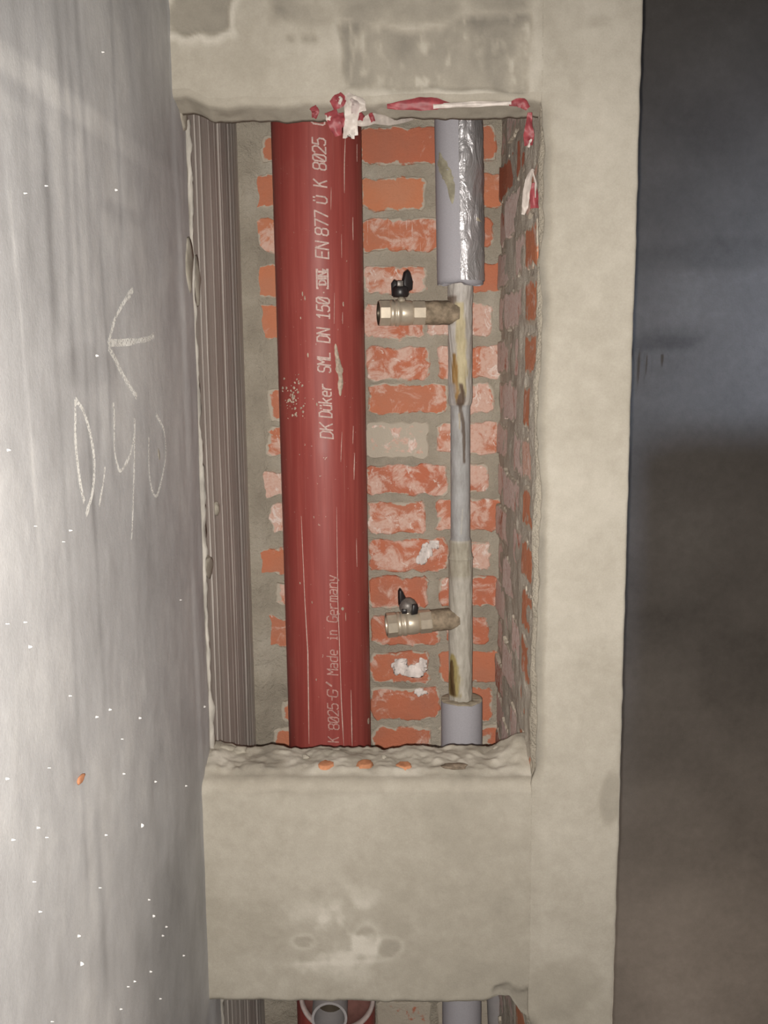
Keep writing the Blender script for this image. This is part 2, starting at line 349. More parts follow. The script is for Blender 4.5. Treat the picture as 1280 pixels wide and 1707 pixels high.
# plaster specks stuck on the wall
L = Lofts()
spk = [(40, 1037, 3), (48, 1078, 3), (160, 1195, 4), (182, 1183, 3), (232, 1197, 3), (202, 1232, 2), (10, 1298, 3), (62, 1380, 3), (20, 1400, 5), (76, 1396, 2), (236, 1376, 4), (258, 1303, 3), (309, 1310, 3), (175, 1392, 2), (55, 1470, 2), (165, 1480, 2), (247, 1500, 3), (255, 1527, 3), (130, 1560, 3), (135, 1607, 4),
       (250, 1620, 3), (223, 1636, 2), (212, 1645, 2), (200, 1682, 3), (305, 1593, 2), (65, 1520, 3), (266, 1665, 2), (85, 1703, 3), (12, 750, 3), (57, 877, 2), (116, 884, 4), (104, 903, 2), (340, 1178, 4), (10, 1040, 2), (80, 1280, 2), (115, 1160, 2), (205, 1290, 2), (160, 593, 3), (170, 87, 3), (40, 322, 3), (75, 310, 2), (192, 317, 2), (300, 1000, 3), (270, 1560, 2), (276, 1545, 2)]
for px, py, s in spk:
    c = atX(px, py, XL + .002); n = 7; r = s * .0006 * (c[1] / 1.2) * rnd(.7, 1.2); st = rnd(.6, 1.4)
    ring = np.array([[c[0], c[1] + r * math.cos(a) * rnd(.7, 1.2), c[2] + r * st * math.sin(a) * rnd(.7, 1.2)] for a in np.linspace(0, 2 * math.pi, n, endpoint=False)])
    mid = c + (ring - c) * .5 + np.array([.0025, 0, 0]); tip = np.repeat((c + np.array([.003, 0, 0]))[None], n, 0)
    L.add(np.stack([ring, mid, tip]), np.full((3, n), 1.0), wrap=True)
o = L.build('plaster_specks', M_left, wl, False); o['kind'] = 'stuff'; o['label'] = 'pale plaster specks stuck on the wall'
o = blob('brick_chip', atX(135, 1298, XL + .003), (.002, .010, .004), M_hole, wl, seed=9); o['label'] = 'small orange brick chip'

# ------------------------------------------------------------------ front wall: lintel, sill panel, right pier in one plaster skin
def relief(X, Z): return .0030 * (fbm(X * 6, Z * 6, 51) - .5) + .0016 * (fbm(X * 30, Z * 30, 52, 3) - .5)
def base_tone(X, Z): return .56 + .22 * (fbm(X * 5, Z * 5, 53, 5) - .5)
fw = lambda px, py: (lambda p: (p[0], p[2]))(atY(px, py, YF))
def boxmask(X, Z, px0, py0, px1, py1, soft=.006, rag=.014, s=1, fr=16):
    x0, z1 = fw(px0, py0); x1, z0 = fw(px1, py1)
    d = rag * (fbm(X * fr, Z * fr, s, 4) - .5) * 2
    return np.minimum.reduce([sst(-soft, soft, X - x0 + d), sst(-soft, soft, x1 - X + d), sst(-soft, soft, Z - z0 + d), sst(-soft, soft, z1 - Z + d)])
def lintel_feat(X, Z):
    T = base_tone(X, Z); D = relief(X, Z)
    b = boxmask(X, Z, 566, 40, 872, 148, .005, .024, 61, 11); T -= .27 * b; D += .004 * b
    lip = boxmask(X, Z, 554, 28, 884, 160, .008, .024, 61, 11) - b; T += .20 * np.clip(lip, 0, 1) * fbm(X * 20, Z * 20, 62)
    T += b * .6 * (fbm(X * 26, Z * 9, 63, 4) - .45) + b * .34 * sst(.5, .8, fbm(X * 95, Z * 45, 163, 4))
    T -= .10 * boxmask(X, Z, 566, 45, 584, 138, .003, .004, 64)
    xc, _ = fw(586, 90); T += .22 * np.exp(-((X - xc - .004 * (vn(Z * 60, Z * 0, 5) - .5)) / .0022) ** 2) * boxmask(X, Z, 560, 40, 600, 135, .01, .005, 65)
    a = boxmask(X, Z, 270, -200, 388, 50, .005, .030, 66, 14); T -= .34 * a; D += .004 * a
    a2 = boxmask(X, Z, 262, -200, 402, 64, .006, .030, 66, 14) - a; T += .32 * np.clip(a2, 0, 1)
    c = boxmask(X, Z, 430, -300, 880, 34, .01, .02, 67); T -= .26 * c; T += c * .7 * (fbm(X * 28, Z * 28, 68) - .45); D += .002 * c * fbm(X * 20, Z * 20, 69)
    for px in (484, 508, 522): 
        xc, zc = fw(px, 62); g = np.exp(-((X - xc) ** 2 + (Z - zc) ** 2) / .005 ** 2); T -= .3 * g; D += .003 * g
    T += .14 * boxmask(X, Z, 440, 70, 555, 140, .02, .02, 70) * fbm(X * 9, Z * 14, 71)
    return T, D
def lower_feat(X, Z):
    T = base_tone(X, Z); D = relief(X, Z)
    xc, zc = fw(565, 1560); g = np.exp(-(((X - xc) / .10) ** 2 + ((Z - zc) / .07) ** 2)); ce = fbm(X * 24, Z * 24, 75, 5)
    T += g * .55 * sst(.46, .72, ce) + .03 * g
    for px, py, rx, rz in ((610, 1562, .020, .024), (648, 1580, .022, .018), (505, 1570, .02, .012)):
        xc, zc = fw(px, py); d = np.sqrt(((X - xc) / rx) ** 2 + ((Z - zc) / rz) ** 2) + .5 * (fbm(X * 40, Z * 40, px) - .5)
        T += .13 * np.exp(-((d - 1) / .25) ** 2) * (.2 + fbm(X * 30, Z * 30, px + 5) * 1.3) - .10 * (1 - sst(.6, 1, d))
    xc, zc = fw(520, 1520); T += .22 * np.exp(-(((X - xc) / .035) ** 2 + ((Z - zc) / .018) ** 2))
    xc, zc = fw(620, 1602); T += .18 * np.exp(-((Z - zc - .06 * (X - xc)) / .004) ** 2) * boxmask(X, Z, 480, 1580, 650, 1625, .02, .01, 77)
    b = boxmask(X, Z, 820, 1640, 905, 1720, .006, .02, 78, 24); T -= .28 * b; D += .006 * b
    T -= .08 * boxmask(X, Z, 760, 1400, 905, 1640, .04, .03, 79)
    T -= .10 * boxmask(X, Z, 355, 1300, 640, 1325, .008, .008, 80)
    return T, D
def pier_feat(X, Z):
    T = base_tone(X, Z) + .07 * sst(XR, XR + .03, X); D = relief(X, Z)
    for px, py, rx, rz, a in ((1018, 1335, .018, .045, -.22), (985, 35, .03, .012, -.16), (940, 1640, .06, .05, -.12), (905, 1000, .006, .2, -.12), (940, 120, .03, .2, -.05)):
        xc, zc = fw(px, py); T = spot(T, X, Z, xc, zc, rx, rz, a, px)
    return T, D
L = Lofts()
# lintel: back -> underside -> rounded arris -> front face up
cols = np.linspace(XL - .004, XR + .002, 150)
elin = ZLIN + .0045 * (fbm(cols * 40, cols * 0, 81, 4) - .5) + np.where(cols < fw(520, 170)[0], 0, -.001)
elin += .012 * (1 - sst(fw(300, 0)[0], fw(345, 0)[0], cols))                          # the corner by the left wall is chipped away
eback = .004 + .005 * (fbm(cols * 30, cols * 0, 82, 4) - .5)
LD = .042; zback = atY(600, 200, YF + LD)[2] - ZLIN
rows = [(YF + TH, .10), (YF + TH, .05), (YF + LD + .004, .030), (YF + LD + .002, .006)] + [(YF + LD * q, 0) for q in (1, .85, .7, .55, .4, .25, .1)] + [(YF + .002, .0015), (YF + .0006, .004), (YF, .010)]
P = []; A = []
for y, dz in rows:
    w = np.clip((y - YF) / LD, 0, 1); front = 1 - sst(0, .02, y - YF)
    zz = elin + dz + zback * w + (.005 * (fbm(cols * 50, np.full_like(cols, y * 50), 83) - .5) + .004 * (fbm(cols * 24, cols * 0, 182, 4) - .5) * w if dz < .01 else 0)
    yy = np.full_like(cols, y) + eback * w; _, D = lintel_feat(cols, zz); yy = yy + D * front
    P.append(np.stack([cols, yy, zz], -1)); A.append(.50 + .25 * (fbm(cols * 14, np.full_like(cols, y * 20), 84) - .5))
for k in range(1, 121):
    t = k / 120; zz = (elin + .010) * (1 - t) + ZC * t if k > 0 else 0
    t2 = t ** 1.6; zz = (elin + .010) * (1 - t2) + ZC * t2
    T, D = lintel_feat(cols, zz); P.append(np.stack([cols, YF + D, zz], -1)); A.append(T)
L.add(np.array(P), np.array(A), flip=True)
# sill panel: bottom edge back -> front -> up -> rounded -> sill -> back edge -> down
cols = np.linspace(XL - .004, XR + .002, 160)
elow = ZLOW + .005 * (fbm(cols * 45, cols * 0, 85, 4) - .5)
xr0, xr1 = fw(690, 0)[0], fw(905, 0)[0]
elow += sst(xr0, xr1, cols) * .004 + .016 * sst(fw(815, 0)[0], fw(850, 0)[0], cols) * (fbm(cols * 60, cols * 0, 86)) - .035 * sst(fw(862, 0)[0], fw(905, 0)[0], cols)
SD = .095; zsb = atY(600, 1243, YF + SD)[2] - ZSILL
esil = ZSILL + .006 * (fbm(cols * 20, cols * 0, 87, 4) - .5) - .004
P = []; A = []
for y, dz in ((YF + TH, .0), (YF + .06, -.002), (YF + .01, 0.0), (YF + .002, .003)):
    P.append(np.stack([cols, np.full_like(cols, y), elow + dz], -1)); A.append(np.full_like(cols, .45))
for k in range(0, 101):
    t = k / 100; zz = (elow + .008) * (1 - t) + (esil - .020) * t; T, D = lower_feat(cols, zz)
    P.append(np.stack([cols, YF + D, zz], -1)); A.append(T)
for a in (12, 25, 38, 50, 62, 75):
    r = math.radians(a); P.append(np.stack([cols, YF + .020 * (1 - math.cos(r)) + .004 * (fbm(cols * 40, cols * 0 + a * .012, 88) - .5), esil - .020 + .020 * math.sin(r)], -1)); A.append(lower_feat(cols, esil - .02 + a * .0002)[0] + .10 * (fbm(cols * 30, cols * 0 + a * .02, 89) - .3))
def sill_h(x, y):
    h = .004 + zsb * np.clip((y - YF - .012) / (SD - .012), 0, 1) + .010 * (fbm(x * 22, y * 22, 90, 5) - .5) + .008 * (fbm(x * 80, y * 80, 91, 4) - .5)
    h = h + .018 * sst(XR - .07, XR - .005, x) * sst(YF + .02, YF + .08, y) * (.5 + fbm(x * 30, y * 30, 92))
    h = h + .012 * (1 - sst(XL, XL + .05, x)) * sst(YF + .02, YF + .08, y) * (.4 + fbm(x * 30, y * 30, 93))
    return h
for k in range(1, 30):
    y = YF + .016 + (SD - .016) * k / 29; yy = np.full_like(cols, y) + (.016 * (fbm(cols * 26, cols * 0, 94, 4) - .5)) * sst(.6, 1, k / 29)
    P.append(np.stack([cols, yy, esil + sill_h(cols, yy) * sst(0, .2, k / 29)], -1)); A.append(.62 + .9 * (fbm(cols * 26, yy * 26, 95, 5) - .5))
for dz, dy in ((.010, .003), (.04, .01), (.2, TH - SD)):
    P.append(np.stack([cols, yy + dy, esil + zsb - dz], -1)); A.append(np.full_like(cols, .45))
L.add(np.array(P), np.array(A), flip=True)
# pier: left edge of plaster, front face, rounded right arris, right side back to the shaft's back wall
zz = np.linspace(0, ZC, 420)
inop = sst(ZSILL - .01, ZSILL + .02, zz) * (1 - sst(ZLIN - .02, ZLIN + .01, zz))
inlow = 1 - sst(ZLOW - .05, ZLOW - .01, zz)
rag = .014 * (fbm(zz * 16, zz * 0, 96, 5) - .40) + .004 * (fbm(zz * 70, zz * 0, 97, 3) - .5)
xl = XR + np.maximum(inop, inlow) * (.003 + np.maximum(rag, -.004))
xr = XP + .0022 * (fbm(zz * 40, zz * 0, 98, 4) - .5) + .002 * (fbm(zz * 6, zz * 0, 99) - .5)
P = []; A = []
P.append(np.stack([xl + .001, np.full_like(zz, YF + .014), zz], -1)); A.append(np.full_like(zz, .12))
P.append(np.stack([xl - .0005, np.full_like(zz, YF + .005), zz], -1)); A.append(.0 + .4 * fbm(zz * 30, zz * 0, 197))
for k in range(0, 33):
    t = k / 32; x = xl * (1 - t) + (xr - .004) * t; T, D = pier_feat(x, zz)
    edge = np.maximum(inop, inlow) * (1 - sst(.002, .015, x - xl)) * (.3 + .9 * fbm(zz * 24, x * 60, 100))
    P.append(np.stack([x, YF + D + .004 * edge, zz], -1)); A.append(T - .42 * edge)
for a in (30, 60, 90):
    r = math.radians(a); _, D = pier_feat(xr, zz); P.append(np.stack([xr - .004 + .004 * math.sin(r), YF + D + .004 * (1 - math.cos(r)), zz], -1)); A.append(np.full_like(zz, .6))
for y in (YF + .1, YF + .3, YB + .12): P.append(np.stack([xr, np.full_like(zz, y), zz], -1)); A.append(np.full_like(zz, .5))
L.add(np.array(P), np.array(A), flip=False)
wf = tag(L.build('wall_front', M_front), 'beige plastered wall and pier framing the open pipe shaft', 'wall', kind='structure')
# perforations of the sill brick showing orange clay
for px, py in ((543, 1274), (608, 1274), (673, 1273)):
    c = atZ(px, py, ZSILL + zsb * .45); z = ZSILL - .004 + float(sill_h(np.array(c[0]), np.array(c[1]))) + .0015
    n = 18; an = np.linspace(0, 2 * math.pi, n, endpoint=False); rr = .0112 * (1 + .12 * np.array([rnd(-1, 1) for _ in an]))
    R = lambda s, dz: np.stack([c[0] + rr * s * np.cos(an), c[1] + rr * s * np.sin(an) * 1.05, np.full(n, z + dz)], -1)
    LL = Lofts(); LL.add(np.array([R(1.15, -.004), R(1.02, .0010), R(.9, .0016), R(.6, .0018), R(.02, .0016)]), wrap=True)
    o = LL.build('brick_perforation', M_hole, wf); o['label'] = 'orange clay core of the perforated sill brick'
blob('mortar_crumb', atZ(757, 1279, ZSILL + zsb * .4) + np.array([0, 0, .002]), (.019, .010, .004), M_stone, wf, seed=12)
for i, (px, py, s) in enumerate(((862, 1254, .014), (835, 1250, .012), (375, 1250, .014), (400, 1252, .010), (560, 1252, .007), (690, 1250, .006), (640, 1262, .004), (510, 1262, .005))):
    blob('mortar_crumb', atZ(px, py, ZSILL + zsb * .6), (s * 1.2, s, s * .7), M_front, wf, seed=20 + i, sub=3, rag=.5)

# ------------------------------------------------------------------ back wall with its bricks
xs = np.linspace(XL - .01, XR + .01, 150); zs = np.linspace(0, ZC, 620); X, Z = np.meshgrid(xs, zs)
dep = .0085 * (fbm(X * 30, Z * 30, 110, 4) - .5) + .008 * (fbm(X * 8, Z * 8, 111) - .5)
dep -= .010 * (1 - sst(XL + .01, XL + .05, X + .03 * (fbm(Z * 14, X * 10, 112) - .5)))
tn = .50 + .75 * (fbm(X * 13, Z * 13, 113, 6) - .5)
L = Lofts(); L.add(np.stack([X, YB + dep, Z], -1), tn)
wb = tag(L.build('wall_back', M_mortar), 'red brick back wall of the shaft with smeared mortar joints', 'wall', kind='structure')
def brick(parent, axis, u0, u1, z0, z1, depth, eff, hue, smear, rag=.0035, seed=1, mat=None):
    """irregular brick face standing proud of the mortar; axis 'y': in the back wall, 'x': in the right wall"""
    w, h = u1 - u0, z1 - z0; pts = []
    nu, nz = max(6, int(w / .008)), 7; cr = min(.007, h * .15)
    per = []
    for i in range(nu): per.append((u0 + cr + (w - 2 * cr) * i / (nu - 1), z0))
    for i in range(nz): per.append((u1, z0 + cr + (h - 2 * cr) * i / (nz - 1)))
    for i in range(nu): per.append((u1 - cr - (w - 2 * cr) * i / (nu - 1), z1))
    for i in range(nz): per.append((u0, z1 - cr - (h - 2 * cr) * i / (nz - 1)))
    cu, cz = (u0 + u1) / 2, (z0 + z1) / 2; per = np.array(per)
    d = np.stack([fbm(per[:, 0] * 45, per[:, 1] * 45, seed, 3) - .5, fbm(per[:, 0] * 45, per[:, 1] * 45, seed + 50, 3) - .5], -1) * rag * 2.6
    d += np.stack([fbm(per[:, 0] * 160, per[:, 1] * 160, seed + 70, 2) - .5, fbm(per[:, 0] * 160, per[:, 1] * 160, seed + 90, 2) - .5], -1) * .0055
    per = per + d; n = len(per); c = np.array([cu, cz])
    tl = (rnd(-.0012, .0012) - (.030 * w if axis == 'x' else 0), rnd(-.0012, .0012))
    def ring(s, inset, off):
        q = per + (c - per) / np.maximum(np.linalg.norm(c - per, axis=1, keepdims=True), 1e-6) * inset
        dd = off + tl[0] * (q[:, 0] - cu) / w * 2 + tl[1] * (q[:, 1] - cz) / h * 2 + (.0016 * (fbm(q[:, 0] * 35, q[:, 1] * 35, seed + 9) - .5) if off < .01 else 0)
        return np.stack([q[:, 0], depth + dd, q[:, 1]], -1) if axis == 'y' else np.stack([depth + dd, q[:, 0], q[:, 1]], -1)
    R = [ring(1, 0, .022), ring(1, 0, .0028), ring(1, .0025, .0006), ring(1, .014, 0)]
    V = np.concatenate(R) ; F = []
    for k in range(3):
        for j in range(n): F.append((k * n + j, k * n + (j + 1) % n, (k + 1) * n + (j + 1) % n, (k + 1) * n + j))
    F.append(tuple(range(3 * n, 4 * n)))
    if axis == 'x': F = [f[::-1] for f in F]
    o0 = np.array([cu, depth, cz] if axis == 'y' else [depth, cu, cz])
    o = mesh('brick', V - o0, F, mat or M_brick, parent, attr=[1.] * (3 * n) + [0.] * n); o.location = o0; o.color = (eff, hue, smear, 1); return o
B = [  # px x0, x1, y0, y1, salt, orange, mortar smear
 (437, 540, 226, 268, .10, .6, .25), (418, 525, 289, 347, .35, .55, .15), (427, 540, 366, 422, .55, .8, .10), (414, 520, 441, 498, .12, .8, .12), (429, 540, 505, 566, .18, .75, .15),
 (449, 560, 645, 701, .30, .5, .38), (445, 560, 711, 763, .60, .5, .22), (424, 540, 783, 828, .85, .4, .08), (451, 560, 839, 890, .95, .4, .05), (432, 540, 916, 957, .30, .6, .12), (461, 560, 968, 1012, .60, .5, .28),
 (436, 545, 1027, 1077, .35, .5, .10), (467, 570, 1165, 1200, .30, .6, .38), (454, 560, 1213, 1260, .15, .6, .35),
 (600, 737, 211, 277, .25, .25, .15), (748, 828, 209, 271, .05, .5, .05), (600, 709, 295, 351, .08, 1., .12), (738, 843, 289, 345, .32, .8, .05), (600, 734, 364, 420, .50, .55, .12), (747, 821, 362, 416, .45, .5, .05),
 (604, 712, 441, 491, .62, .55, .10), (746, 843, 440, 487, .05, .55, .05), (606, 706, 503, 564, .66, .3, .10), (713, 821, 505, 562, .80, .3, .05), (610, 716, 578, 634, .62, .35, .05), (730, 838, 576, 631, .68, .55, .05),
 (614, 746, 639, 690, .45, .55, .16), (756, 822, 638, 689, .80, .4, .05), (611, 714, 703, 764, .85, .4, .56), (729, 835, 704, 757, .66, .5, .06), (612, 746, 774, 826, .62, .25, .05), (754, 812, 771, 821, .75, .3, .05),
 (613, 710, 836, 889, .58, .45, .05), (725, 840, 831, 885, .48, .45, .05), (614, 747, 898, 951, .52, .35, .05), (756, 818, 902, 948, .88, .35, .05), (615, 714, 961, 1013, .48, .3, .05), (731, 832, 960, 1011, .50, .3, .05),
 (617, 733, 1026, 1075, .44, .35, .10), (744, 814, 1027, 1073, .52, .35, .08), (618, 714, 1087, 1138, .42, .4, .10), (732, 836, 1086, 1137, .12, .55, .06), (619, 733, 1146, 1198, .46, .35, .10), (748, 821, 1146, 1200, .30, .5, .22),
 (621, 719, 1211, 1262, .20, .35, .15), (733, 838, 1208, 1262, .25, .4, .45)]
for i, (x0, x1, y0, y1, e, h, s) in enumerate(B):
    a = atY(x0, y1, YB); b = atY(x1, y0, YB)
    brick(wb, 'y', a[0], b[0], a[2], b[2], YB - .0042 - rnd(0, .002), e, h, s, .0075 if i < 14 else .0050, i + 1, M_comb if y0 in (364, 362) else None)
for i, (px, py, rx, rz) in enumerate(((667, 1112, .016, .017), (690, 1118, .022, .012), (703, 1106, .010, .010), (702, 1154, .012, .009), (712, 918, .010, .013), (703, 932, .009, .012), (722, 908, .010, .008))):
    o = blob('salt_patch', atY(px, py, YB - .0062), (rx, .0016, rz), M_salt, wb, seed=60 + i, sub=4, rag=.9); o['label'] = 'white salt crust on a brick'
# courses seen through the lower opening and the ones just above the lintel
COURSE = .0787; Z1 = atY(660, 245, YB)[2]
for k in list(range(16, 27)) + [-1, -2]:
    zc = Z1 - COURSE * k; u = XL + .05 + (.06 if k % 2 else 0)
    while u < XR - .03:
        w = .118 if k % 2 else rnd(.118, .24); u1 = min(u + w, XR - .004)
        if u1 - u > .03: brick(wb, 'y', u, u1, zc - .031, zc + .031, YB - .0045, rnd(.2, .5), rnd(.1, .4), rnd(.62, .85), .003, 200 + k * 9 + int(u * 100))  # heavy mortar smear also mutes these courses for the dim, hazy shaft
        u = u1 + .014

# ------------------------------------------------------------------ right side of the shaft and reveal
ys = np.linspace(YF + .006, YB + .01, 130); zs = np.linspace(0, ZC, 560); Yg, Zg = np.meshgrid(ys, zs)
dx = -.0045 * sst(YF + .10, YF + .16, Yg) + .009 * (fbm(Yg * 26, Zg * 26, 120, 4) - .5) + .006 * (fbm(Yg * 8, Zg * 8, 121) - .5) + .001 * sst(YF + .11, YF + .13, Yg) + .024 * (1 - sst(YF + .005, YF + .016, Yg))
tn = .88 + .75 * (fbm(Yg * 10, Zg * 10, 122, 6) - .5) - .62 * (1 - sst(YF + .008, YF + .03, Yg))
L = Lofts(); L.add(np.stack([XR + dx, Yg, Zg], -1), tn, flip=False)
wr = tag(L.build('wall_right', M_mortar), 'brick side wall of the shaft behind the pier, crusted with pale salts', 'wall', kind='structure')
for k in range(-2, 27):
    zc = Z1 - COURSE * k; up = k <= 0
    e0 = YF + TH + .012
    if k % 2: segs = [(e0, e0 + .115), (e0 + .13, YB - .012)]
    else: segs = [(e0, e0 + .25), (e0 + .265, YB - .012)]
    for (a, b) in segs:
        brick(wr, 'x', a, b, zc - .032 + rnd(-.002, .002), zc + .032 + rnd(-.002, .002), XR - .0035 + rnd(-.002, .001), .05 if k == 1 else rnd(.7, 1.0), .25, .5 if up else rnd(.1, .4), .006, 400 + k * 5 + int(a * 50), M_side)
    if k >= 2: brick(wr, 'x', YF + .024, YF + TH + .004, zc - .034 + rnd(-.003, .003) + .004, zc + .032 + .004, XR - .0015 + rnd(-.002, .001), .42 if k not in (7, 2) else .8, rnd(.85, 1.), rnd(.15, .36), .006, 700 + k)
# ------------------------------------------------------------------ cylinder helpers
class Cyl:
    """upright pipe through two photo positions, leaning a hair"""
    def __init__(s, top, bot, Y, r):
        a = atY(*top, Y); b = atY(*bot, Y); s.k = (a[0] - b[0]) / (a[2] - b[2]); s.x0 = b[0] - s.k * b[2]; s.Y = Y; s.r = r
    def x(s, z): return s.x0 + s.k * z
    def hit(s, px, py, r=None):
        """angle and height where a sight line meets the surface"""
        r = r or s.r; d = ray(px, py); z = H
        for _ in range(6):
            xc = s.x(z); A = d[0] ** 2 + d[1] ** 2; Bq = -2 * (d[0] * xc + d[1] * s.Y); C = xc * xc + s.Y * s.Y - r * r
            disc = max(Bq * Bq - 4 * A * C, 0); t = (-Bq - math.sqrt(disc)) / (2 * A); z = H + t * d[2]
        return math.atan2(t * d[0] - xc, s.Y - t * d[1]), z
    def p(s, th, z, r): return np.stack([s.x(z) + r * np.sin(th), s.Y - r * np.cos(th), z + 0 * th], -1)
    def body(s, z0, z1, nz=2, r=None, seg=72, fr=None, cap=True):
        zz = np.linspace(z0, z1, nz); th = np.linspace(0, 2 * math.pi, seg, endpoint=False); TH_, Z_ = np.meshgrid(th, zz)
        rr = fr(TH_, Z_) if fr else (r or s.r); return s.p(TH_, Z_, rr), TH_, Z_
    def patch(s, pts, r, mat, parent, name, n=10, thick=.0008, rag=.3, label=None):
        """thin smear hugging the pipe; pts = (px,py,halfwidth px) down its spine"""
        q = []
        for px, py, w in pts:
            a, z = s.hit(px - w, py, s.r); b, _ = s.hit(px + w, py, s.r); q.append((a, b, z))
        q = np.array(q); t = np.linspace(0, len(q) - 1, max(n, len(q) * 4)); a, b, z = (np.interp(t, range(len(q)), q[:, i]) for i in range(3))
        m = (a + b) / 2; hw = (b - a) / 2; hw = hw * (1 + rag * 2 * (fbm(t * 2.3, t * 0 + pts[0][0], 5) - .5)); e = np.minimum(1, np.minimum(t, len(q) - 1 - t) * 2.5 + .05); hw = hw * np.sqrt(e)
        G = [s.p(m - hw, z, r - .0002), s.p(m - hw * .7, z, r + thick), s.p(m, z, r + thick * 1.3), s.p(m + hw * .7, z, r + thick), s.p(m + hw, z, r - .0002)]
        L = Lofts(); L.add(np.stack(G, 1)); o = L.build(name, mat, parent)
        if label: o['label'] = label
        return o

# ------------------------------------------------------------------ red drain pipe
YPIPE = 1.83
pc = Cyl((527, 220), (550, 1230), YPIPE, .080)
pipe = tag(empty('drain_pipe', (float(pc.x(0.)), YPIPE, 0)), 'large dark red cast iron drain pipe with white lettering standing in the shaft', 'pipe')
L = Lofts(); P, _, _ = pc.body(.004, ZC - .004, 40); L.add(P, wrap=True)
keep(L.build('pipe_body', M_pipe), pipe)
GL = {'D': [[(0, 0), (0, 1), (.35, 1), (.55, .8), (.55, .2), (.35, 0), (0, 0)]], 'K': [[(0, 0), (0, 1)], [(.55, 1), (0, .42)], [(.2, .6), (.55, 0)]],
 'u': [[(0, .65), (0, .15), (.12, 0), (.4, 0), (.5, .1)], [(.5, .65), (.5, 0)]], 'ü': [[(0, .65), (0, .15), (.12, 0), (.4, 0), (.5, .1)], [(.5, .65), (.5, 0)], [(.12, .82), (.12, .90)], [(.4, .82), (.4, .90)]],
 'Ü': [[(0, .8), (0, .15), (.15, 0), (.4, 0), (.55, .15), (.55, .8)], [(.14, .95), (.14, 1.04)], [(.42, .95), (.42, 1.04)]],
 'k': [[(0, 0), (0, 1)], [(.45, .65), (0, .28)], [(.18, .42), (.48, 0)]], 'e': [[(0, .33), (.5, .33), (.5, .5), (.38, .65), (.12, .65), (0, .5), (0, .15), (.12, 0), (.45, 0)]],
 'r': [[(0, 0), (0, .65)], [(0, .45), (.2, .65), (.45, .65)]], 'S': [[(.55, .9), (.42, 1), (.12, 1), (0, .88), (0, .62), (.12, .52), (.42, .48), (.55, .38), (.55, .12), (.42, 0), (.12, 0), (0, .1)]],
 'M': [[(0, 0), (0, 1), (.28, .5), (.56, 1), (.56, 0)]], 'L': [[(0, 1), (0, 0), (.52, 0)]], 'N': [[(0, 0), (0, 1), (.55, 0), (.55, 1)]], 'E': [[(.55, 1), (0, 1), (0, 0), (.55, 0)], [(0, .52), (.45, .52)]],
 '1': [[(.08, .78), (.28, 1), (.28, 0)], [(.08, 0), (.48, 0)]], '5': [[(.52, 1), (.05, 1), (0, .55), (.38, .6), (.54, .45), (.54, .15), (.4, 0), (.1, 0), (0, .1)]],
 '0': [[(.12, 0), (0, .15), (0, .85), (.12, 1), (.42, 1), (.55, .85), (.55, .15), (.42, 0), (.12, 0)], [(.05, .08), (.5, .92)]], '2': [[(0, .85), (.12, 1), (.42, 1), (.55, .85), (.55, .6), (0, 0), (.55, 0)]],
 '7': [[(0, 1), (.55, 1), (.2, 0)]], '8': [[(.12, .52), (0, .65), (0, .88), (.12, 1), (.42, 1), (.55, .88), (.55, .65), (.42, .52), (.12, .52), (0, .38), (0, .12), (.12, 0), (.42, 0), (.55, .12), (.55, .38), (.42, .52)]],
 'G': [[(.55, .85), (.42, 1), (.12, 1), (0, .85), (0, .15), (.12, 0), (.42, 0), (.55, .15), (.55, .45), (.3, .45)]], 'a': [[(.05, .65), (.38, .65), (.5, .52), (.5, 0)], [(.5, .35), (.12, .35), (0, .22), (0, .1), (.12, 0), (.4, 0), (.5, .1)]],
 'd': [[(.5, 1), (.5, 0), (.12, 0), (0, .12), (0, .52), (.12, .65), (.5, .65)]], 'i': [[(.1, .65), (.25, .65), (.25, 0)], [(.1, 0), (.42, 0)], [(.25, .84), (.25, .92)]],
 'n': [[(0, 0), (0, .65)], [(0, .5), (.2, .65), (.38, .65), (.5, .5), (.5, 0)]], 'm': [[(0, 0), (0, .65), (.2, .65), (.28, .55), (.28, 0)], [(.28, .55), (.36, .65), (.48, .65), (.55, .55), (.55, 0)]],
 'y': [[(0, .65), (.06, .3), (.28, .18)], [(.5, .65), (.28, -.05), (.05, -.2)]], '-': [[(.05, .45), (.5, .45)]], '/': [[(.1, .3), (.45, .8)], [(.2, .3), (.5, .75)]]}
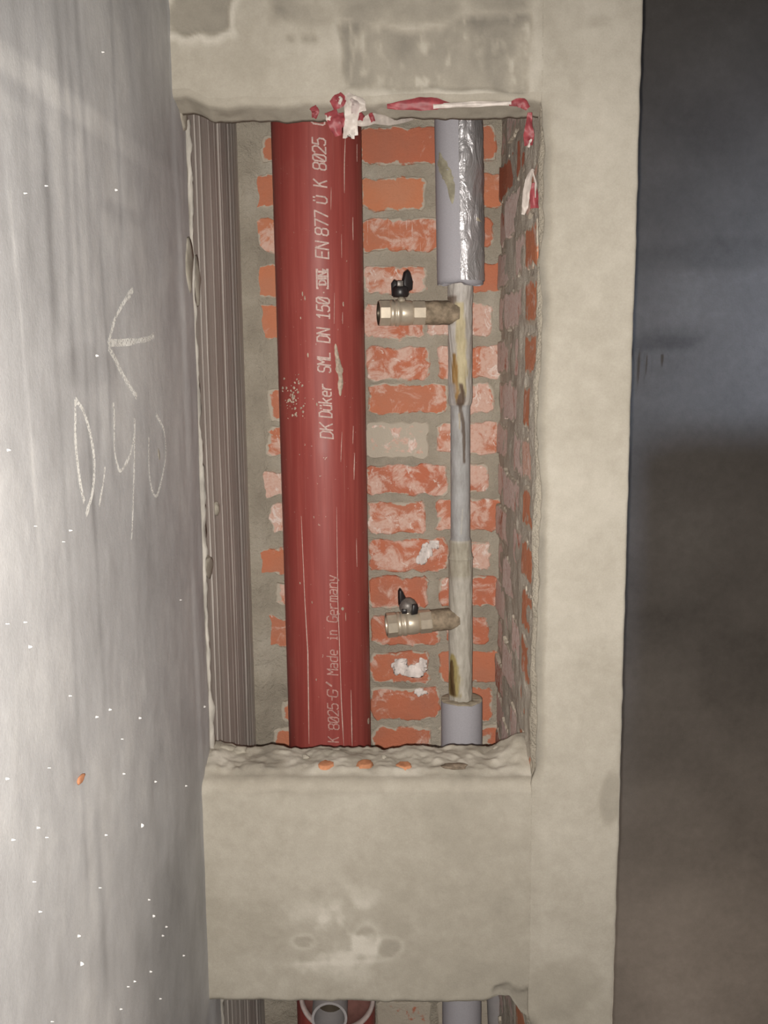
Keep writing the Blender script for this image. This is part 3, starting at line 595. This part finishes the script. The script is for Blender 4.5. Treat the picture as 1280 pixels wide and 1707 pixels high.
def lettering(words, hpx, wid, label, mat=M_ink, italic=.16):
    R = pc.r + .0004
    for txt, yb, yt, xb, xt in words:                   # lower end py, upper end py, baseline px at both ends
        a0, z0 = pc.hit(xb, yb); a1, z1 = pc.hit(xt, yt); th = hpx / .885 / 1000 / pc.r; adv = (z1 - z0) / (len(txt) - .03) ; sc = adv * .75 / .55
        for i, chh in enumerate(txt):
            V = []; F = []
            for st in GL.get(chh, []):
                q = []
                for gx, gy in st:
                    zz = z0 + i * adv + (gx + italic * gy) * sc; f = (zz - z0) / (z1 - z0); q.append((a0 + (a1 - a0) * f - gy * th, zz))
                for (a, za), (b, zb) in zip(q[:-1], q[1:]):
                    du, dz = (b - a) * R, zb - za; l = math.hypot(du, dz)
                    if l < 1e-6: continue
                    nu, nz = -dz / l * wid / 2, du / l * wid / 2; eu, ez = du / l * wid * .4, dz / l * wid * .4; m = max(1, int(abs(du) / .003)); k = len(V)
                    for t in range(m + 1):
                        uc = (a * R - eu) + (du + 2 * eu) * t / m; vc = (za - ez) + (dz + 2 * ez) * t / m
                        V.append(pc.p(np.array((uc - nu) / R), np.array(vc - nz), R)); V.append(pc.p(np.array((uc + nu) / R), np.array(vc + nz), R))
                        if t: F.append((k + 2 * t - 2, k + 2 * t, k + 2 * t + 1, k + 2 * t - 1))
            o = keep(mesh('letter', V, F, mat), pipe); o['label'] = label
lettering([('DK', 731, 704, 555, 553.5), ('Düker', 696, 638, 553, 551), ('SML', 621, 586, 551, 549.5), ('DN', 571, 546, 549.5, 549), ('150', 532, 495, 549, 548.5), ('EN', 431, 402, 547.5, 547), ('877', 393, 351, 547, 545.5), ('Ü', 340, 326, 545, 544.5), ('K', 312, 299, 544.5, 544), ('8025', 284, 229, 543.5, 542), ('G', 209, 195, 541, 541)],
          19.5, .0026, 'pale printed letter of the upper line')
lettering([('K', 1237, 1227, 564, 564), ('8025', 1216, 1171, 565, 563), ('G', 1162, 1148, 563, 562.5), ('-', 1168, 1158, 561, 561), ('/', 1146, 1135, 558, 557), ('Made', 1125, 1081, 563, 562), ('in', 1067, 1049, 562, 561.5), ('Germany', 1037, 957, 562.5, 561)],
          17, .0021, 'faint printed letter of the lower line', simple('inkjet_faint', (.46, .27, .24), .7, 0, .2, .3, 200))
# the boxed mark between DN 150 and EN 877
V = []; F = []; a0, z0 = pc.hit(548, 482); a1, z1 = pc.hit(547.5, 448); Rb = pc.r + .0004; da = 19.5 / .885 / 1000 / pc.r
def lrect(u0, u1, v0, v1):
    k = len(V)
    for u, v in ((u0, v0), (u0, v1), (u1, v1), (u1, v0)): V.append(pc.p(np.array(a0 - da * v), np.array(z0 + (z1 - z0) * u), Rb))
    F.append((k, k + 1, k + 2, k + 3))
def lstroke(pts, w):
    for (u, v), (u2, v2) in zip(pts[:-1], pts[1:]):
        l = math.hypot(u2 - u, v2 - v); nu, nv = -(v2 - v) / l * w, (u2 - u) / l * w; k = len(V)
        for uu, vv in ((u + nu, v + nv), (u - nu, v - nv), (u2 - nu, v2 - nv), (u2 + nu, v2 + nv)): V.append(pc.p(np.array(a0 - da * vv), np.array(z0 + (z1 - z0) * uu), Rb))
        F.append((k, k + 1, k + 2, k + 3))
for r4 in ((0, 1, 0, .13), (0, 1, .87, 1), (0, .09, 0, 1), (.91, 1, 0, 1)): lrect(*r4)
for st in ([(.22, .2), (.22, .8), (.4, .7), (.44, .5), (.4, .3), (.22, .2)], [(.52, .15), (.52, .85)], [(.63, .15), (.63, .85), (.85, .15), (.85, .85)], [(.86, .15), (.97, .5)]): lstroke(st, .05)
o = keep(mesh('boxed_mark', V, F, M_ink), pipe); o['label'] = 'pale printed boxed letters DIN'
# scratches, smears and splashes on the paint
SC = [((575.5, 228, .5), (574, 275, 1.), (574, 322, .4)), ((588, 362, .6), (588.5, 400, .6)), ((557.5, 488, .4), (557, 540, .4)), ((571, 520, .4), (571, 540, .4)), ((570, 720, .5), (568, 770, .5)), ((589, 710, .4), (588, 740, .4)), ((591, 755, .6), (590, 800, 1.)),
      ((561, 845, .5), (563, 1000, .6), (566, 1080, .7), (569, 1170, .8), (573, 1244, .9)), ((502, 860, .6), (508, 1000, .5), (513, 1090, 1.), (515, 1240, .7)), ((552, 312, .4), (551.5, 350, .4)), ((595, 240, .3), (595, 270, .3)), ((585, 1150, .8), (587, 1244, .9)), ((569, 390, .3), (569.5, 430, .3)), ((594, 900, .5), (595, 945, .4))]
for s_ in SC: keep(pc.patch(s_, pc.r, M_scratch, None, 'scratch', thick=.0003, rag=.5), pipe)
keep(pc.patch(((559, 573, 2), (561, 590, 4), (565, 612, 6), (568, 632, 5), (567, 648, 4), (567, 660, 2)), pc.r, M_splash, None, 'mortar_smear', thick=.0012, rag=.6, label='pale mortar smear beside the lettering'), pipe)
for i in range(60):
    px, py = random.gauss(488, 9), random.gauss(664, 17)
    if px < 470: continue
    w = rnd(.5, 2.2); keep(pc.patch(((px, py - w * 1.1, w * .5), (px, py, w), (px + rnd(-1, 1), py + w * 1.2, w * .5)), pc.r, M_splash, None, 'mortar_splash', n=6, thick=.0008), pipe)
for px, py, w, h in ((504, 490, 1.2, 4), (508, 497, 1.3, 4), (501, 530, 1., 2), (513, 592, 1.6, 4), (572, 507, 1.2, 4), (528, 674, 1.5, 3), (571, 1015, 2.5, 3), (576, 1028, .6, 7), (614, 1203, 2., 5), (520, 1004, .9, 2), (500, 972, .8, 2), (527, 1133, 1, 2), (550, 620, .8, 2), (523, 862, .7, 2)):
    keep(pc.patch(((px, py - h, w * .5), (px, py, w), (px + .5, py + h, w * .5)), pc.r, M_splash, None, 'mortar_splash', n=6, thick=.0007), pipe)

# ------------------------------------------------------------------ grey riser with insulation sleeves and two ball valves
YR = 1.835
def halfw(px0, px1, py): return (atY(px1, py, YR)[0] - atY(px0, py, YR)[0]) / 2
rc = Cyl((767, 520), (767.5, 1100), YR, .019)
riser = tag(empty('riser_pipe', (float(rc.x(0.)), YR, 0)), 'grey steel riser pipe with foam sleeves and two ball valves in the shaft', 'pipe')
zpy = lambda py: atY(767, py, YR - .02)[2]
r_thin = halfw(751, 783.5, 800); r_mid = halfw(747, 787, 600); r_low = halfw(747.5, 787, 1050)
def rrad(T, Z):
    zt, zb = zpy(676), zpy(902); zc = zpy(932)
    r = np.where(Z > zt, r_mid, np.where(Z > zb, r_thin, np.where(Z > zc, r_thin * .55 + r_low * .45, r_low)))
    soft = sst(zt - .006, zt + .006, Z); r = np.where(np.abs(Z - zt) < .012, r_thin * (1 - soft) + r_mid * soft, r)
    s2 = sst(zb - .004, zb + .004, Z); r = np.where(np.abs(Z - zb) < .006, (r_thin * .55 + r_low * .45) * (1 - s2) + r_thin * s2, r)
    r = r + .0022 * np.exp(-((Z - zpy(930)) / .005) ** 2)
    rough = np.where(Z > zt, .0016, np.where(Z > zb, .0003, .0014))
    cT = np.cos(T) * 3; sT = np.sin(T) * 3
    r = r + rough * 2 * (fbm(cT * 2 + Z * 40, sT * 2 + Z * 25, 130, 4) - .5)
    r = r + .005 * sst(zpy(515), zpy(490), Z) * (fbm(cT * 1.5 + Z * 30, sT * 1.5, 131, 3) - .35)
    return r
P, T_, Z_ = rc.body(zpy(1260), zpy(455), 520, seg=80, fr=rrad)
tint = np.zeros(P.shape[:2] + (4,)); tint[..., 3] = 1
up = Z_ > zpy(676); lo = Z_ < zpy(902)
tint[..., :3] = np.where(up[..., None], (.55, .52, .49), np.where(lo[..., None], (.55, .52, .46), (.43, .43, .435)))
def stain(pts, col, amt, seed, soft=.35):
    q = []
    for px, py, w in pts:
        a, z = rc.hit(px - w, py, .0215); b, _ = rc.hit(px + w, py, .0215); q.append((z, (a + b) / 2, (b - a) / 2))
    q = np.array(sorted(q)); mid = np.interp(Z_, q[:, 0], q[:, 1]); hw = np.interp(Z_, q[:, 0], q[:, 2])
    Tn = (T_ + math.pi) % (2 * math.pi) - math.pi; d = np.abs(Tn - mid) / hw + 1.0 * (fbm(Tn * 7, Z_ * 60, seed, 4) - .5)
    m = (1 - sst(1 - soft, 1 + soft, d)) * sst(q[0, 0] - .004, q[0, 0] + .002, Z_) * (1 - sst(q[-1, 0] - .002, q[-1, 0] + .004, Z_)) * amt
    tint[..., :3] = tint[..., :3] * (1 - m[..., None]) + np.array(col) * m[..., None]
stain(((752, 495, 8), (750, 520, 6), (750, 540, 5)), (.17, .115, .08), .85, 140)
stain(((766, 505, 6), (767, 530, 7), (768, 580, 9), (769, 620, 9), (768, 650, 9), (768, 672, 6)), (.58, .50, .30), .92, 141)
stain(((757, 590, 3), (758, 610, 5), (759, 640, 4), (761, 660, 4), (765, 672, 4)), (.34, .19, .05), .95, 142)
stain(((768, 640, 3), (770, 655, 4.5), (767, 668, 7), (767, 675, 6)), (.10, .055, .035), .95, 143)
stain(((767, 674, 4), (769, 690, 4), (773, 705, 3), (774, 725, 3.5), (774, 745, 3), (775, 772, 2)), (.13, .09, .065), .9, 144)
stain(((765, 690, 2), (766, 715, 1.6)), (.42, .36, .26), .9, 145)
stain(((754, 640, 5), (754, 672, 5)), (.42, .40, .40), .7, 146)
stain(((755, 1090, 3), (758, 1110, 8), (758, 1135, 9), (758, 1157, 8)), (.42, .34, .13), .95, 147)
stain(((754, 1100, 2), (754, 1120, 4), (755, 1145, 5), (756, 1157, 5)), (.11, .062, .025), .95, 148)
stain(((769, 890, 1), (770, 870, 1), (772, 850, .8)), (.55, .52, .47), .8, 149)
stain(((765, 903, 18), (765, 935, 18), (765, 962, 18)), (.40, .365, .275), .6, 150)
stain(((768, 960, 18), (770, 985, 16)), (.54, .51, .46), .6, 151)
V = list(P.reshape(-1, 3)); r_, c_ = P.shape[:2]
F = [(i * c_ + j, i * c_ + (j + 1) % c_, (i + 1) * c_ + (j + 1) % c_, (i + 1) * c_ + j) for i in range(r_ - 1) for j in range(c_)]
keep(mesh('steel_pipe', V, F, M_steel, None, True, colattr=tint.reshape(-1, 4)), riser)
def sleeve(c, r, ri, z0, z1, topface, name, label, nz=80, ragtop=0., ragbot=0., seed=1):
    th = np.linspace(0, 2 * math.pi, 72, endpoint=False)
    e1 = z1 + ragtop * (fbm(np.cos(th) * 2 + 5, np.sin(th) * 2 + 5, seed, 3) - .5); e0 = z0 + ragbot * (fbm(np.cos(th) * 2 + 5, np.sin(th) * 2 + 5, seed + 3, 3) - .5)
    rows = []
    for k in range(nz):
        t = k / (nz - 1); zz = e0 * (1 - t) + e1 * t; rr = r * (1 + .012 * (fbm(np.cos(th) * 1.5 + 3, zz * 6 + np.sin(th), seed) - .5)); rows.append(c.p(th, zz, rr))
    inner = [c.p(th, e0 * (1 - t) + e1 * t, ri) for t in (1, 0)]
    L = Lofts(); L.add(np.array(inner[1:] + [rows[0]] + rows), wrap=True); o = keep(L.build(name, M_foam), riser); o['label'] = label
    L = Lofts(); k5 = [rows[-1] + np.array([0, 0, .0004])] + [c.p(th, e1 + .002 * (fbm(th * 2, th * 0 + s, seed) - .3) + .0015, r * (1 - s) + ri * s) for s in (.12, .4, .7, 1)] + [inner[0] - np.array([0, 0, .02])]
    if topface:
        L.add(np.array(k5), wrap=True); t = keep(L.build('sleeve_end', M_foamtop), riser); t.parent = o; t.matrix_parent_inverse = Matrix.Identity(4)
        t.location = -Vector(o.parent.location) * 0; t['label'] = 'dusty beige cut end'
    return o
sr = halfw(724.5, 802.5, 330); sc = Cyl((763.5, 220), (767, 470), YR, sr)
s1 = sleeve(sc, sr, .022, zpy(474), ZC - .01, False, 'foam_sleeve', 'grey foam insulation sleeve with foil tape', 120, 0, .012, 3)
# silver tape along the right side of the upper sleeve
th0, _ = sc.hit(766, 330); th1 = 1.75; nz = 190; nt = 22
zz = np.linspace(zpy(468), ZC - .02, nz); tt = np.linspace(0, 1, nt); TT, ZZ = np.meshgrid(tt, zz)
thh = th0 + .05 * (fbm(ZZ * 26, ZZ * 0, 160, 3) - .5) * (1 - TT) + (th1 - th0) * TT
wr_ = .0012 + .0030 * np.abs(fbm(thh * 4 + ZZ * 22, ZZ * 30 - thh * 3, 161, 3) - .5) * 2 + .0018 * (fbm(TT * 6, ZZ * 45, 162) - .5)
wr_ = np.where(TT == 0, .0002, wr_); L = Lofts(); L.add(sc.p(thh, ZZ, sr + wr_)); o = L.build('foil_strip', M_foil); o.parent = s1; o.location = (0, 0, 0); o['label'] = 'crinkled silver foil tape'
def sub(o, part):        # sub-part: same origin as its part
    o.parent = part; o.matrix_parent_inverse = Matrix.Identity(4); o.location = (0, 0, 0); return o
sub(o, s1)
o = sc.patch(((733, 255, 3), (737, 275, 7), (745, 292, 9), (752, 310, 6), (754, 340, 3)), sr, M_beige, None, 'adhesive_smear', thick=.0004, rag=.8, label='olive beige smear on the foam'); sub(o, s1)
o = sc.patch(((793, 362, 1), (796, 368, 4), (800, 370, 2)), sr + .003, M_foamtop, None, 'tape_tear', thick=.0006); sub(o, s1)
sr2 = halfw(735, 803.5, 1200); sc2 = Cyl((769.3, 1160), (769.5, 1690), YR, sr2)
sleeve(sc2, sr2, .021, .01, zpy(1172), True, 'foam_sleeve', 'grey foam sleeve with dusty cut end above the sill', 60, .006, 0, 7)

# valve built along local -X (mouth) with origin on the riser axis
def revolve(prof, seg=40, ax='x'):
    th = np.linspace(0, 2 * math.pi, seg, endpoint=False); P = np.zeros((len(prof), seg, 3))
    for i, (x, r) in enumerate(prof): P[i, :, 0] = x; P[i, :, 1] = r * np.cos(th); P[i, :, 2] = r * np.sin(th)
    return P
def hexprism(x0, x1, r, n=8, bev=.0012, rot=0.):
    th = np.linspace(0, 2 * math.pi, n, endpoint=False) + rot; rows = []
    for x, s in ((x0, .86), (x0, .95), (x0 + bev, 1), (x1 - bev, 1), (x1, .95), (x1, .8)): rows.append(np.stack([np.full(n, x), r * s * np.cos(th), r * s * np.sin(th)], -1))
    return np.array(rows)
def setmesh(name, P, mat, parent, smooth=False, wrap=True, loc=(0, 0, 0)):
    L = Lofts(); L.add(P, wrap=wrap, flip=True); o = L.build(name, mat, parent, smooth); o.location = loc; return o
def valve(px_left, px_right, py, yaw, tilt, kind):
    zc = zpy(py); root0 = np.array([float(rc.x(zc)), YR, zc]); s = .001 / .885
    xl_, xr_ = (px_left - 767) * s, (px_right - 767) * s; Lw = xr_ - xl_; rb = 19.5 * s
    body = [(xl_ + 17 * s, rb * .90), (xl_ + 18 * s, rb * 1.02), (xl_ + 24 * s, rb * 1.05), (xl_ + 25 * s, rb * .98), (xl_ + 27 * s, rb * .98), (xl_ + 28 * s, rb * 1.06), (xl_ + 33 * s, rb * 1.06), (xl_ + 34 * s, rb * .97), (xl_ + 37 * s, rb * 1.0), (xl_ + 44 * s, rb * 1.02), (xl_ + 52 * s, rb * .98), (xl_ + 56 * s, rb * .9), (xl_ + 57 * s, rb * .8)]
    L = Lofts(); L.add(revolve(body), wrap=True, flip=True); v = L.build('ball_valve', M_nickel, riser, True)
    v.location = Vector(root0) - Vector(riser.location); v.rotation_euler = (0, tilt, yaw)
    v['label'] = 'nickel-plated ball valve, ' + ('upper one under the long sleeve' if kind == 0 else 'lower one above the short sleeve')
    # hex ends
    o = setmesh('hex_end', hexprism(xl_ + .5 * s, xl_ + 18 * s, rb * 1.08, 8, .0015, .39), M_nickel, v)
    # bore with threads
    prof = [(xl_ + .5 * s, rb * .93), (xl_, rb * .86), (xl_ + .6 * s, rb * .80)]
    for k in range(7): prof += [(xl_ + (1.5 + k * 2) * s, rb * (.78 if k % 2 else .72))]
    prof += [(xl_ + 17 * s, rb * .62), (xl_ + 17.5 * s, .0005)]
    setmesh('threaded_bore', revolve(prof, 32), M_nickel if kind else M_nickdark, v, True)
    setmesh('hex_end', hexprism(xr_ - 21 * s, xr_, rb * 1.02, 8, .0015, .39), M_nickel, v)
    nip = [(xr_ - 2 * s, rb * .5), (xr_ - 1 * s, rb * .93)] + [(xr_ + (k / 11) * (0 - xr_ - .006), rb * (.93 + .05 * float(vn(np.array(k * .9), np.array(kind * 3.3), 5)) + .12 * max(0, k - 8) / 3)) for k in range(12)]
    Pn = revolve(nip, 32); Pn[..., 1:] *= (1 + .10 * (fbm(Pn[..., 0] * 90 + Pn[..., 2] * 60, Pn[..., 1] * 90 + kind, 6, 3) - .5))[..., None]
    setmesh('pipe_stub', Pn, M_nipple, v, True)
    # stem and butterfly handle
    xs_ = xl_ + 38 * s
    Pz = revolve([(rb * .85, .0075), (rb * 1.18, .0075), (rb * 1.2, .005), (rb * 1.75, .0045), (rb * 1.76, .001)], 20); Ps = np.stack([xs_ + Pz[..., 2], Pz[..., 1], Pz[..., 0]], -1)
    setmesh('stem', Ps, M_nickel, v, True)
    def hnd(pts, mat, name, half, rot, z0, curve=0.):
        """rounded slab: outline pts (u, z) extruded over thickness, turned about the stem"""
        c, sn = math.cos(rot), math.sin(rot); n = len(pts); rows = []; pts = np.array(pts, float); cen = pts.mean(0)
        for d, k in ((-half, .0), (-half, .82), (-half * .8, .96), (0, 1.0), (half * .8, .96), (half, .82), (half, 0.)):
            q = cen + (pts - cen) * k; dd = d + curve * (q[:, 0] ** 2) * 60
            rows.append(np.stack([xs_ + q[:, 0] * c - dd * sn, q[:, 0] * sn + dd * c, z0 + q[:, 1]], -1))
        return setmesh(name, np.array(rows), mat, v, True)
    zt = rb * 1.2
    if kind == 0:
        hub = revolve([(zt + .002, .002), (zt + .002, .013), (zt + .006, .0155), (zt + .018, .0155), (zt + .022, .012), (zt + .023, .001)], 24); setmesh('handle_hub', np.stack([xs_ + hub[..., 2] - .002, hub[..., 1], hub[..., 0]], -1), M_black, v, True)
        hnd([(-.004, .012), (.004, .010), (.013, .014), (.014, .028), (.009, .044), (.004, .050), (-.001, .046), (-.005, .030)], M_black, 'handle_wing', .0055, .35, zt, 0).location = (.006, -.004, 0)
        hnd([(-.012, .004), (-.002, .004), (.0, .018), (-.002, .030), (-.008, .033), (-.013, .026)], M_black, 'handle_wing', .005, -.3, zt).location = (-.006, -.003, 0)
        hnd([(-.007, .020), (.004, .020), (.004, .030), (-.007, .030)], M_capgrey, 'handle_face', .003, 0, zt).location = (-.003, -.013, 0)
    else:
        hub = revolve([(zt - .004, .002), (zt - .003, .014), (zt + .004, .0165), (zt + .012, .0165), (zt + .018, .013), (zt + .022, .007), (zt + .023, .001)], 24)
        setmesh('handle_hub', np.stack([xs_ + hub[..., 2] + .001, hub[..., 1], hub[..., 0]], -1), M_capgrey, v, True)
        hnd([(-.014, .010), (-.004, .012), (-.001, .024), (-.006, .036), (-.010, .043), (-.013, .038), (-.014, .024)], M_black, 'handle_wing', .005, .25, zt).location = (-.002, .004, 0)
        hnd([(.0, -.006), (.012, -.006), (.014, .006), (.012, .014), (.003, .014)], M_black, 'handle_wing', .0045, .2, zt).location = (.004, -.016, 0)
        hnd([(-.014, -.003), (-.004, -.003), (-.004, .006), (-.014, .006)], M_black, 'handle_face', .004, -.2, zt).location = (.001, -.014, 0)
    return v
valve(632.5, 708, 521, math.radians(11), 0, 0)
valve(639, 716, 1034.5, math.radians(10), math.radians(-3.2), 1)

# ------------------------------------------------------------------ barrier tape scraps at the lintel
def ribbon(name, pts, w, mat, parent, Y=None, seed=1, crumple=.004, n=24, label=None, fork=0.):
    """strip of plastic tape hung through photo positions at depth Y; pts = (px, py, dY, width scale)"""
    q = np.array([list(atY(p[0], p[1], Y + p[2])) + [p[3] if len(p) > 3 else 1] for p in pts]); t = np.linspace(0, len(q) - 1, n)
    c = np.stack([np.interp(t, range(len(q)), q[:, i]) for i in range(3)], -1); ws = np.interp(t, range(len(q)), q[:, 3]) * w / 2
    tan = np.gradient(c, axis=0); side = np.cross(tan, np.array([0, 1, 0])); side /= np.maximum(np.linalg.norm(side, axis=1, keepdims=True), 1e-6)
    G = []
    for k, s in enumerate((-1, -.5, 0, .5, 1)):
        cr = crumple * (fbm(t * 1.3 + k * 1.7, t * 0 + seed, seed, 3) - .5) * 2
        G.append(c + side * (ws * s)[:, None] * (1 + .15 * (vn(t * 3, t * 0 + k, seed) - .5))[:, None] + np.stack([0 * t, cr - .002 * (1 - abs(s)), 0 * t], -1))
    G = np.stack(G, 1)
    if fork: G[-1, 2] -= (G[-1, 2] - G[-4, 2]) * fork
    Vb = G + np.array([0, .0005, 0]); L = Lofts(); L.add(G); L.add(Vb, flip=True); o = L.build(name, mat, None)
    if parent: keep(o, parent)
    if label: o['label'] = label
    return o
YT = YF - .006; p0 = atY(575, 185, YT)
tp = tag(empty('barrier_tape', p0), 'torn red and white barrier tape knotted at the lintel in front of the red pipe', 'tape')
ribbon('white_tail', ((583, 160, 0), (584, 180, -.006), (585, 200, -.006), (582, 215, -.002), (581, 231, 0)), .016, M_white, tp, YT, 1, .003, fork=.9)
ribbon('white_tail', ((597, 163, 0, .8), (593, 178, -.004), (588, 200, -.004), (592, 226, 0, .6)), .013, M_white, tp, YT, 2, .004)
ribbon('white_fold', ((577, 158, 0, .6), (587, 168, -.008), (600, 172, -.006), (604, 186, -.002, .7)), .015, M_white, tp, YT, 3, .004)
ribbon('red_tail', ((551, 186, 0), (555, 198, -.004), (560, 212, -.003), (564, 227, 0, .5)), .017, M_redt, tp, YT, 4, .004)
ribbon('red_tail', ((563, 190, 0), (567, 202, -.002), (570, 213, 0, .6)), .016, M_redt, tp, YT + .006, 5, .004)
ribbon('red_fold', ((553, 176, 0, .7), (564, 168, -.005), (574, 160, 0, .8)), .018, M_redt, tp, YT, 6, .004)
ribbon('white_fold', ((560, 168, -.004, .7), (567, 164, -.008), (566, 174, -.007, .5)), .007, M_white, tp, YT, 7, .003)
ribbon('white_fold', ((547, 188, 0, .6), (550, 196, -.004), (556, 203, 0, .4)), .012, M_white, tp, YT, 8, .003)
ribbon('red_fold', ((521, 178, .004), (526, 186, 0), (523, 197, .004, .6)), .010, M_redt, tp, YT, 9, .003)
ribbon('red_fold', ((592, 196, .008), (600, 193, 0), (606, 198, .006, .7)), .010, M_redt, tp, YT, 10, .003)
ribbon('white_tail', ((592, 203, .012, .5), (603, 205, .01, .7), (620, 198, .02), (636, 199, .035), (652, 201, .05), (688, 197, .09, .4)), .014, M_white, tp, YT, 11, .004)
ribbon('red_fold', ((617, 189, .018), (620, 196, .016), (622, 203, .018)), .006, M_redt, tp, YT - .003, 12, .002)
ribbon('pale_fold', ((585, 165, -.006, .5), (592, 175, -.012), (590, 190, -.008, .6)), .012, M_rim, tp, YT, 13, .004)
tp2 = tag(empty('barrier_tape', atY(700, 172, YF - .001)), 'long flattened strip of red and white barrier tape stuck along the lintel edge', 'tape')
ribbon('red_strip', ((645, 177, .002, .5), (668, 176, 0), (700, 173, 0, 1.6), (728, 172, 0, 1.3), (750, 175, .002, .6)), .011, M_redt, tp2, YF - .004, 14, .004, 40)
ribbon('white_strip', ((722, 177, 0), (760, 174.5, 0), (800, 173.5, 0), (852, 172, 0, .8)), .0065, M_white, tp2, YF - .005, 15, .002, 40)
ribbon('red_strip', ((848, 174, 0, .5), (862, 171, 0, 1.1), (872, 172, 0, 1.3), (880, 181, 0, .7)), .010, M_redt, tp2, YF - .004, 16, .003)
tp3 = tag(empty('barrier_tape', atY(884, 220, YF)), 'short dull red scrap of tape hanging at the upper corner of the pier', 'tape')
ribbon('red_scrap', ((883, 188, 0, .5), (882, 205, 0, .7), (881, 225, 0, 1.2), (881, 243, 0, .9)), .012, M_redt, tp3, YF - .001, 17, .003)
ribbon('white_scrap', ((886, 232, 0, .3), (882, 238, 0, .8), (881, 246, 0, .5)), .006, M_white, tp3, YF - .003, 18, .002)
tp4 = tag(empty('barrier_tape', atY(880, 320, YF)), 'pale torn scrap of tape with a red end stuck on the brick reveal', 'tape')
ribbon('white_scrap', ((888, 282, .006, .5), (881, 300, .02, 1), (878, 320, .03, 1.2), (875, 345, .04, 1.), (872, 358, .04, .5)), .009, M_white, tp4, YF, 19, .004)
ribbon('red_scrap', ((890, 305, .0, .5), (890, 325, .0, 1.), (891, 347, 0, .9)), .012, M_redt, tp4, YF + .002, 20, .003)
ribbon('white_scrap', ((888, 285, 0, .6), (893, 305, 0, 1), (892, 330, 0, .6)), .003, M_white, tp4, YF - .001, 21, .002)

# ------------------------------------------------------------------ things in the lower opening
zl = lambda py, Y: atY(640, py, Y)[2]
YB2 = 1.70
c = atY(562, 1662, YB2); rr = 66 / FPX * YB2 * 1.0
br = tag(empty('branch_pipe', (c[0], YB2, c[2] - rr)), 'grey plastic branch pipe with pale round rim in the lower opening', 'pipe')
ring = []
th = np.linspace(0, 2 * math.pi, 64, endpoint=False)
L = Lofts(); Pm = np.zeros((64, 10, 3))
for j in range(10):
    a = 2 * math.pi * j / 10; R_ = rr + .0045 * math.cos(a); Pm[:, j] = np.stack([c[0] + R_ * np.cos(th), np.full(64, YB2 + .008 * math.sin(a)), c[2] + R_ * np.sin(th)], -1)
L.add(np.concatenate([Pm, Pm[:1]]), wrap=True); keep(L.build('round_rim', M_rim), br)
L = Lofts(); disc = [np.stack([c[0] + rr * s * np.cos(th), np.full(64, YB2 + .004), c[2] + rr * s * np.sin(th)], -1) for s in (1, .02)] + [np.stack([c[0] + rr * np.cos(th), np.full(64, YB2 + .042), c[2] + rr * np.sin(th)], -1)]
L.add(np.array([disc[2], disc[0], disc[1]]), wrap=True, flip=True); keep(L.build('fitting_body', simple('dimmed_red', (.22, .105, .09), .8, 0, .2, .2)), br)  # pipe red dulled in colour for the dim, hazy light down here
m0 = atY(549, 1698, YB2 - .10); m1 = atY(552, 1640, YB2 + .0); rp = 33 / FPX * (YB2 - .10)
dirv = nrm(m0 - m1); path = [m1 + dirv * t for t in np.linspace(0, np.linalg.norm(m0 - m1), 10)]
L = Lofts(); Pt = tube(path, rp, 32); Pi = tube(path[::-1], rp * .86, 32); L.add(Pt, wrap=True)
L.add(tube([path[-1], path[-1] + dirv * .0001], [rp, rp * .86], 32), wrap=True); L.add(Pi, wrap=True, flip=False); keep(L.build('plastic_pipe', M_pvc), br)
L = Lofts(); L.add(tube([path[4], path[4] + dirv * .0001], [rp * .85, rp * .01], 32), wrap=True); keep(L.build('pipe_mouth_shade', M_nickdark), br)  # dark disc stands for the shade inside the open pipe
g = Cyl((829, 1680), (830, 1705), 1.87, halfw(812, 847, 1690))
sp = tag(empty('plastic_pipe', (float(g.x(0.)), 1.87, 0)), 'slim pale grey plastic pipe beside the riser in the lower opening', 'pipe')
L = Lofts(); P, _, _ = g.body(.005, zl(1500, 1.87), 12); L.add(P, wrap=True); keep(L.build('pipe_body', M_pvc), sp)
L = Lofts(); P, _, _ = g.body(zl(1500, 1.87) - .02, zl(1500, 1.87) + .004, 4, g.r + .003); P2 = P[-1:] * 1.0; P2[..., :2] = np.array([g.x(P2[0, 0, 2]), g.Y]); L.add(np.concatenate([P, P2]), wrap=True); keep(L.build('end_cap', M_pvc), sp)
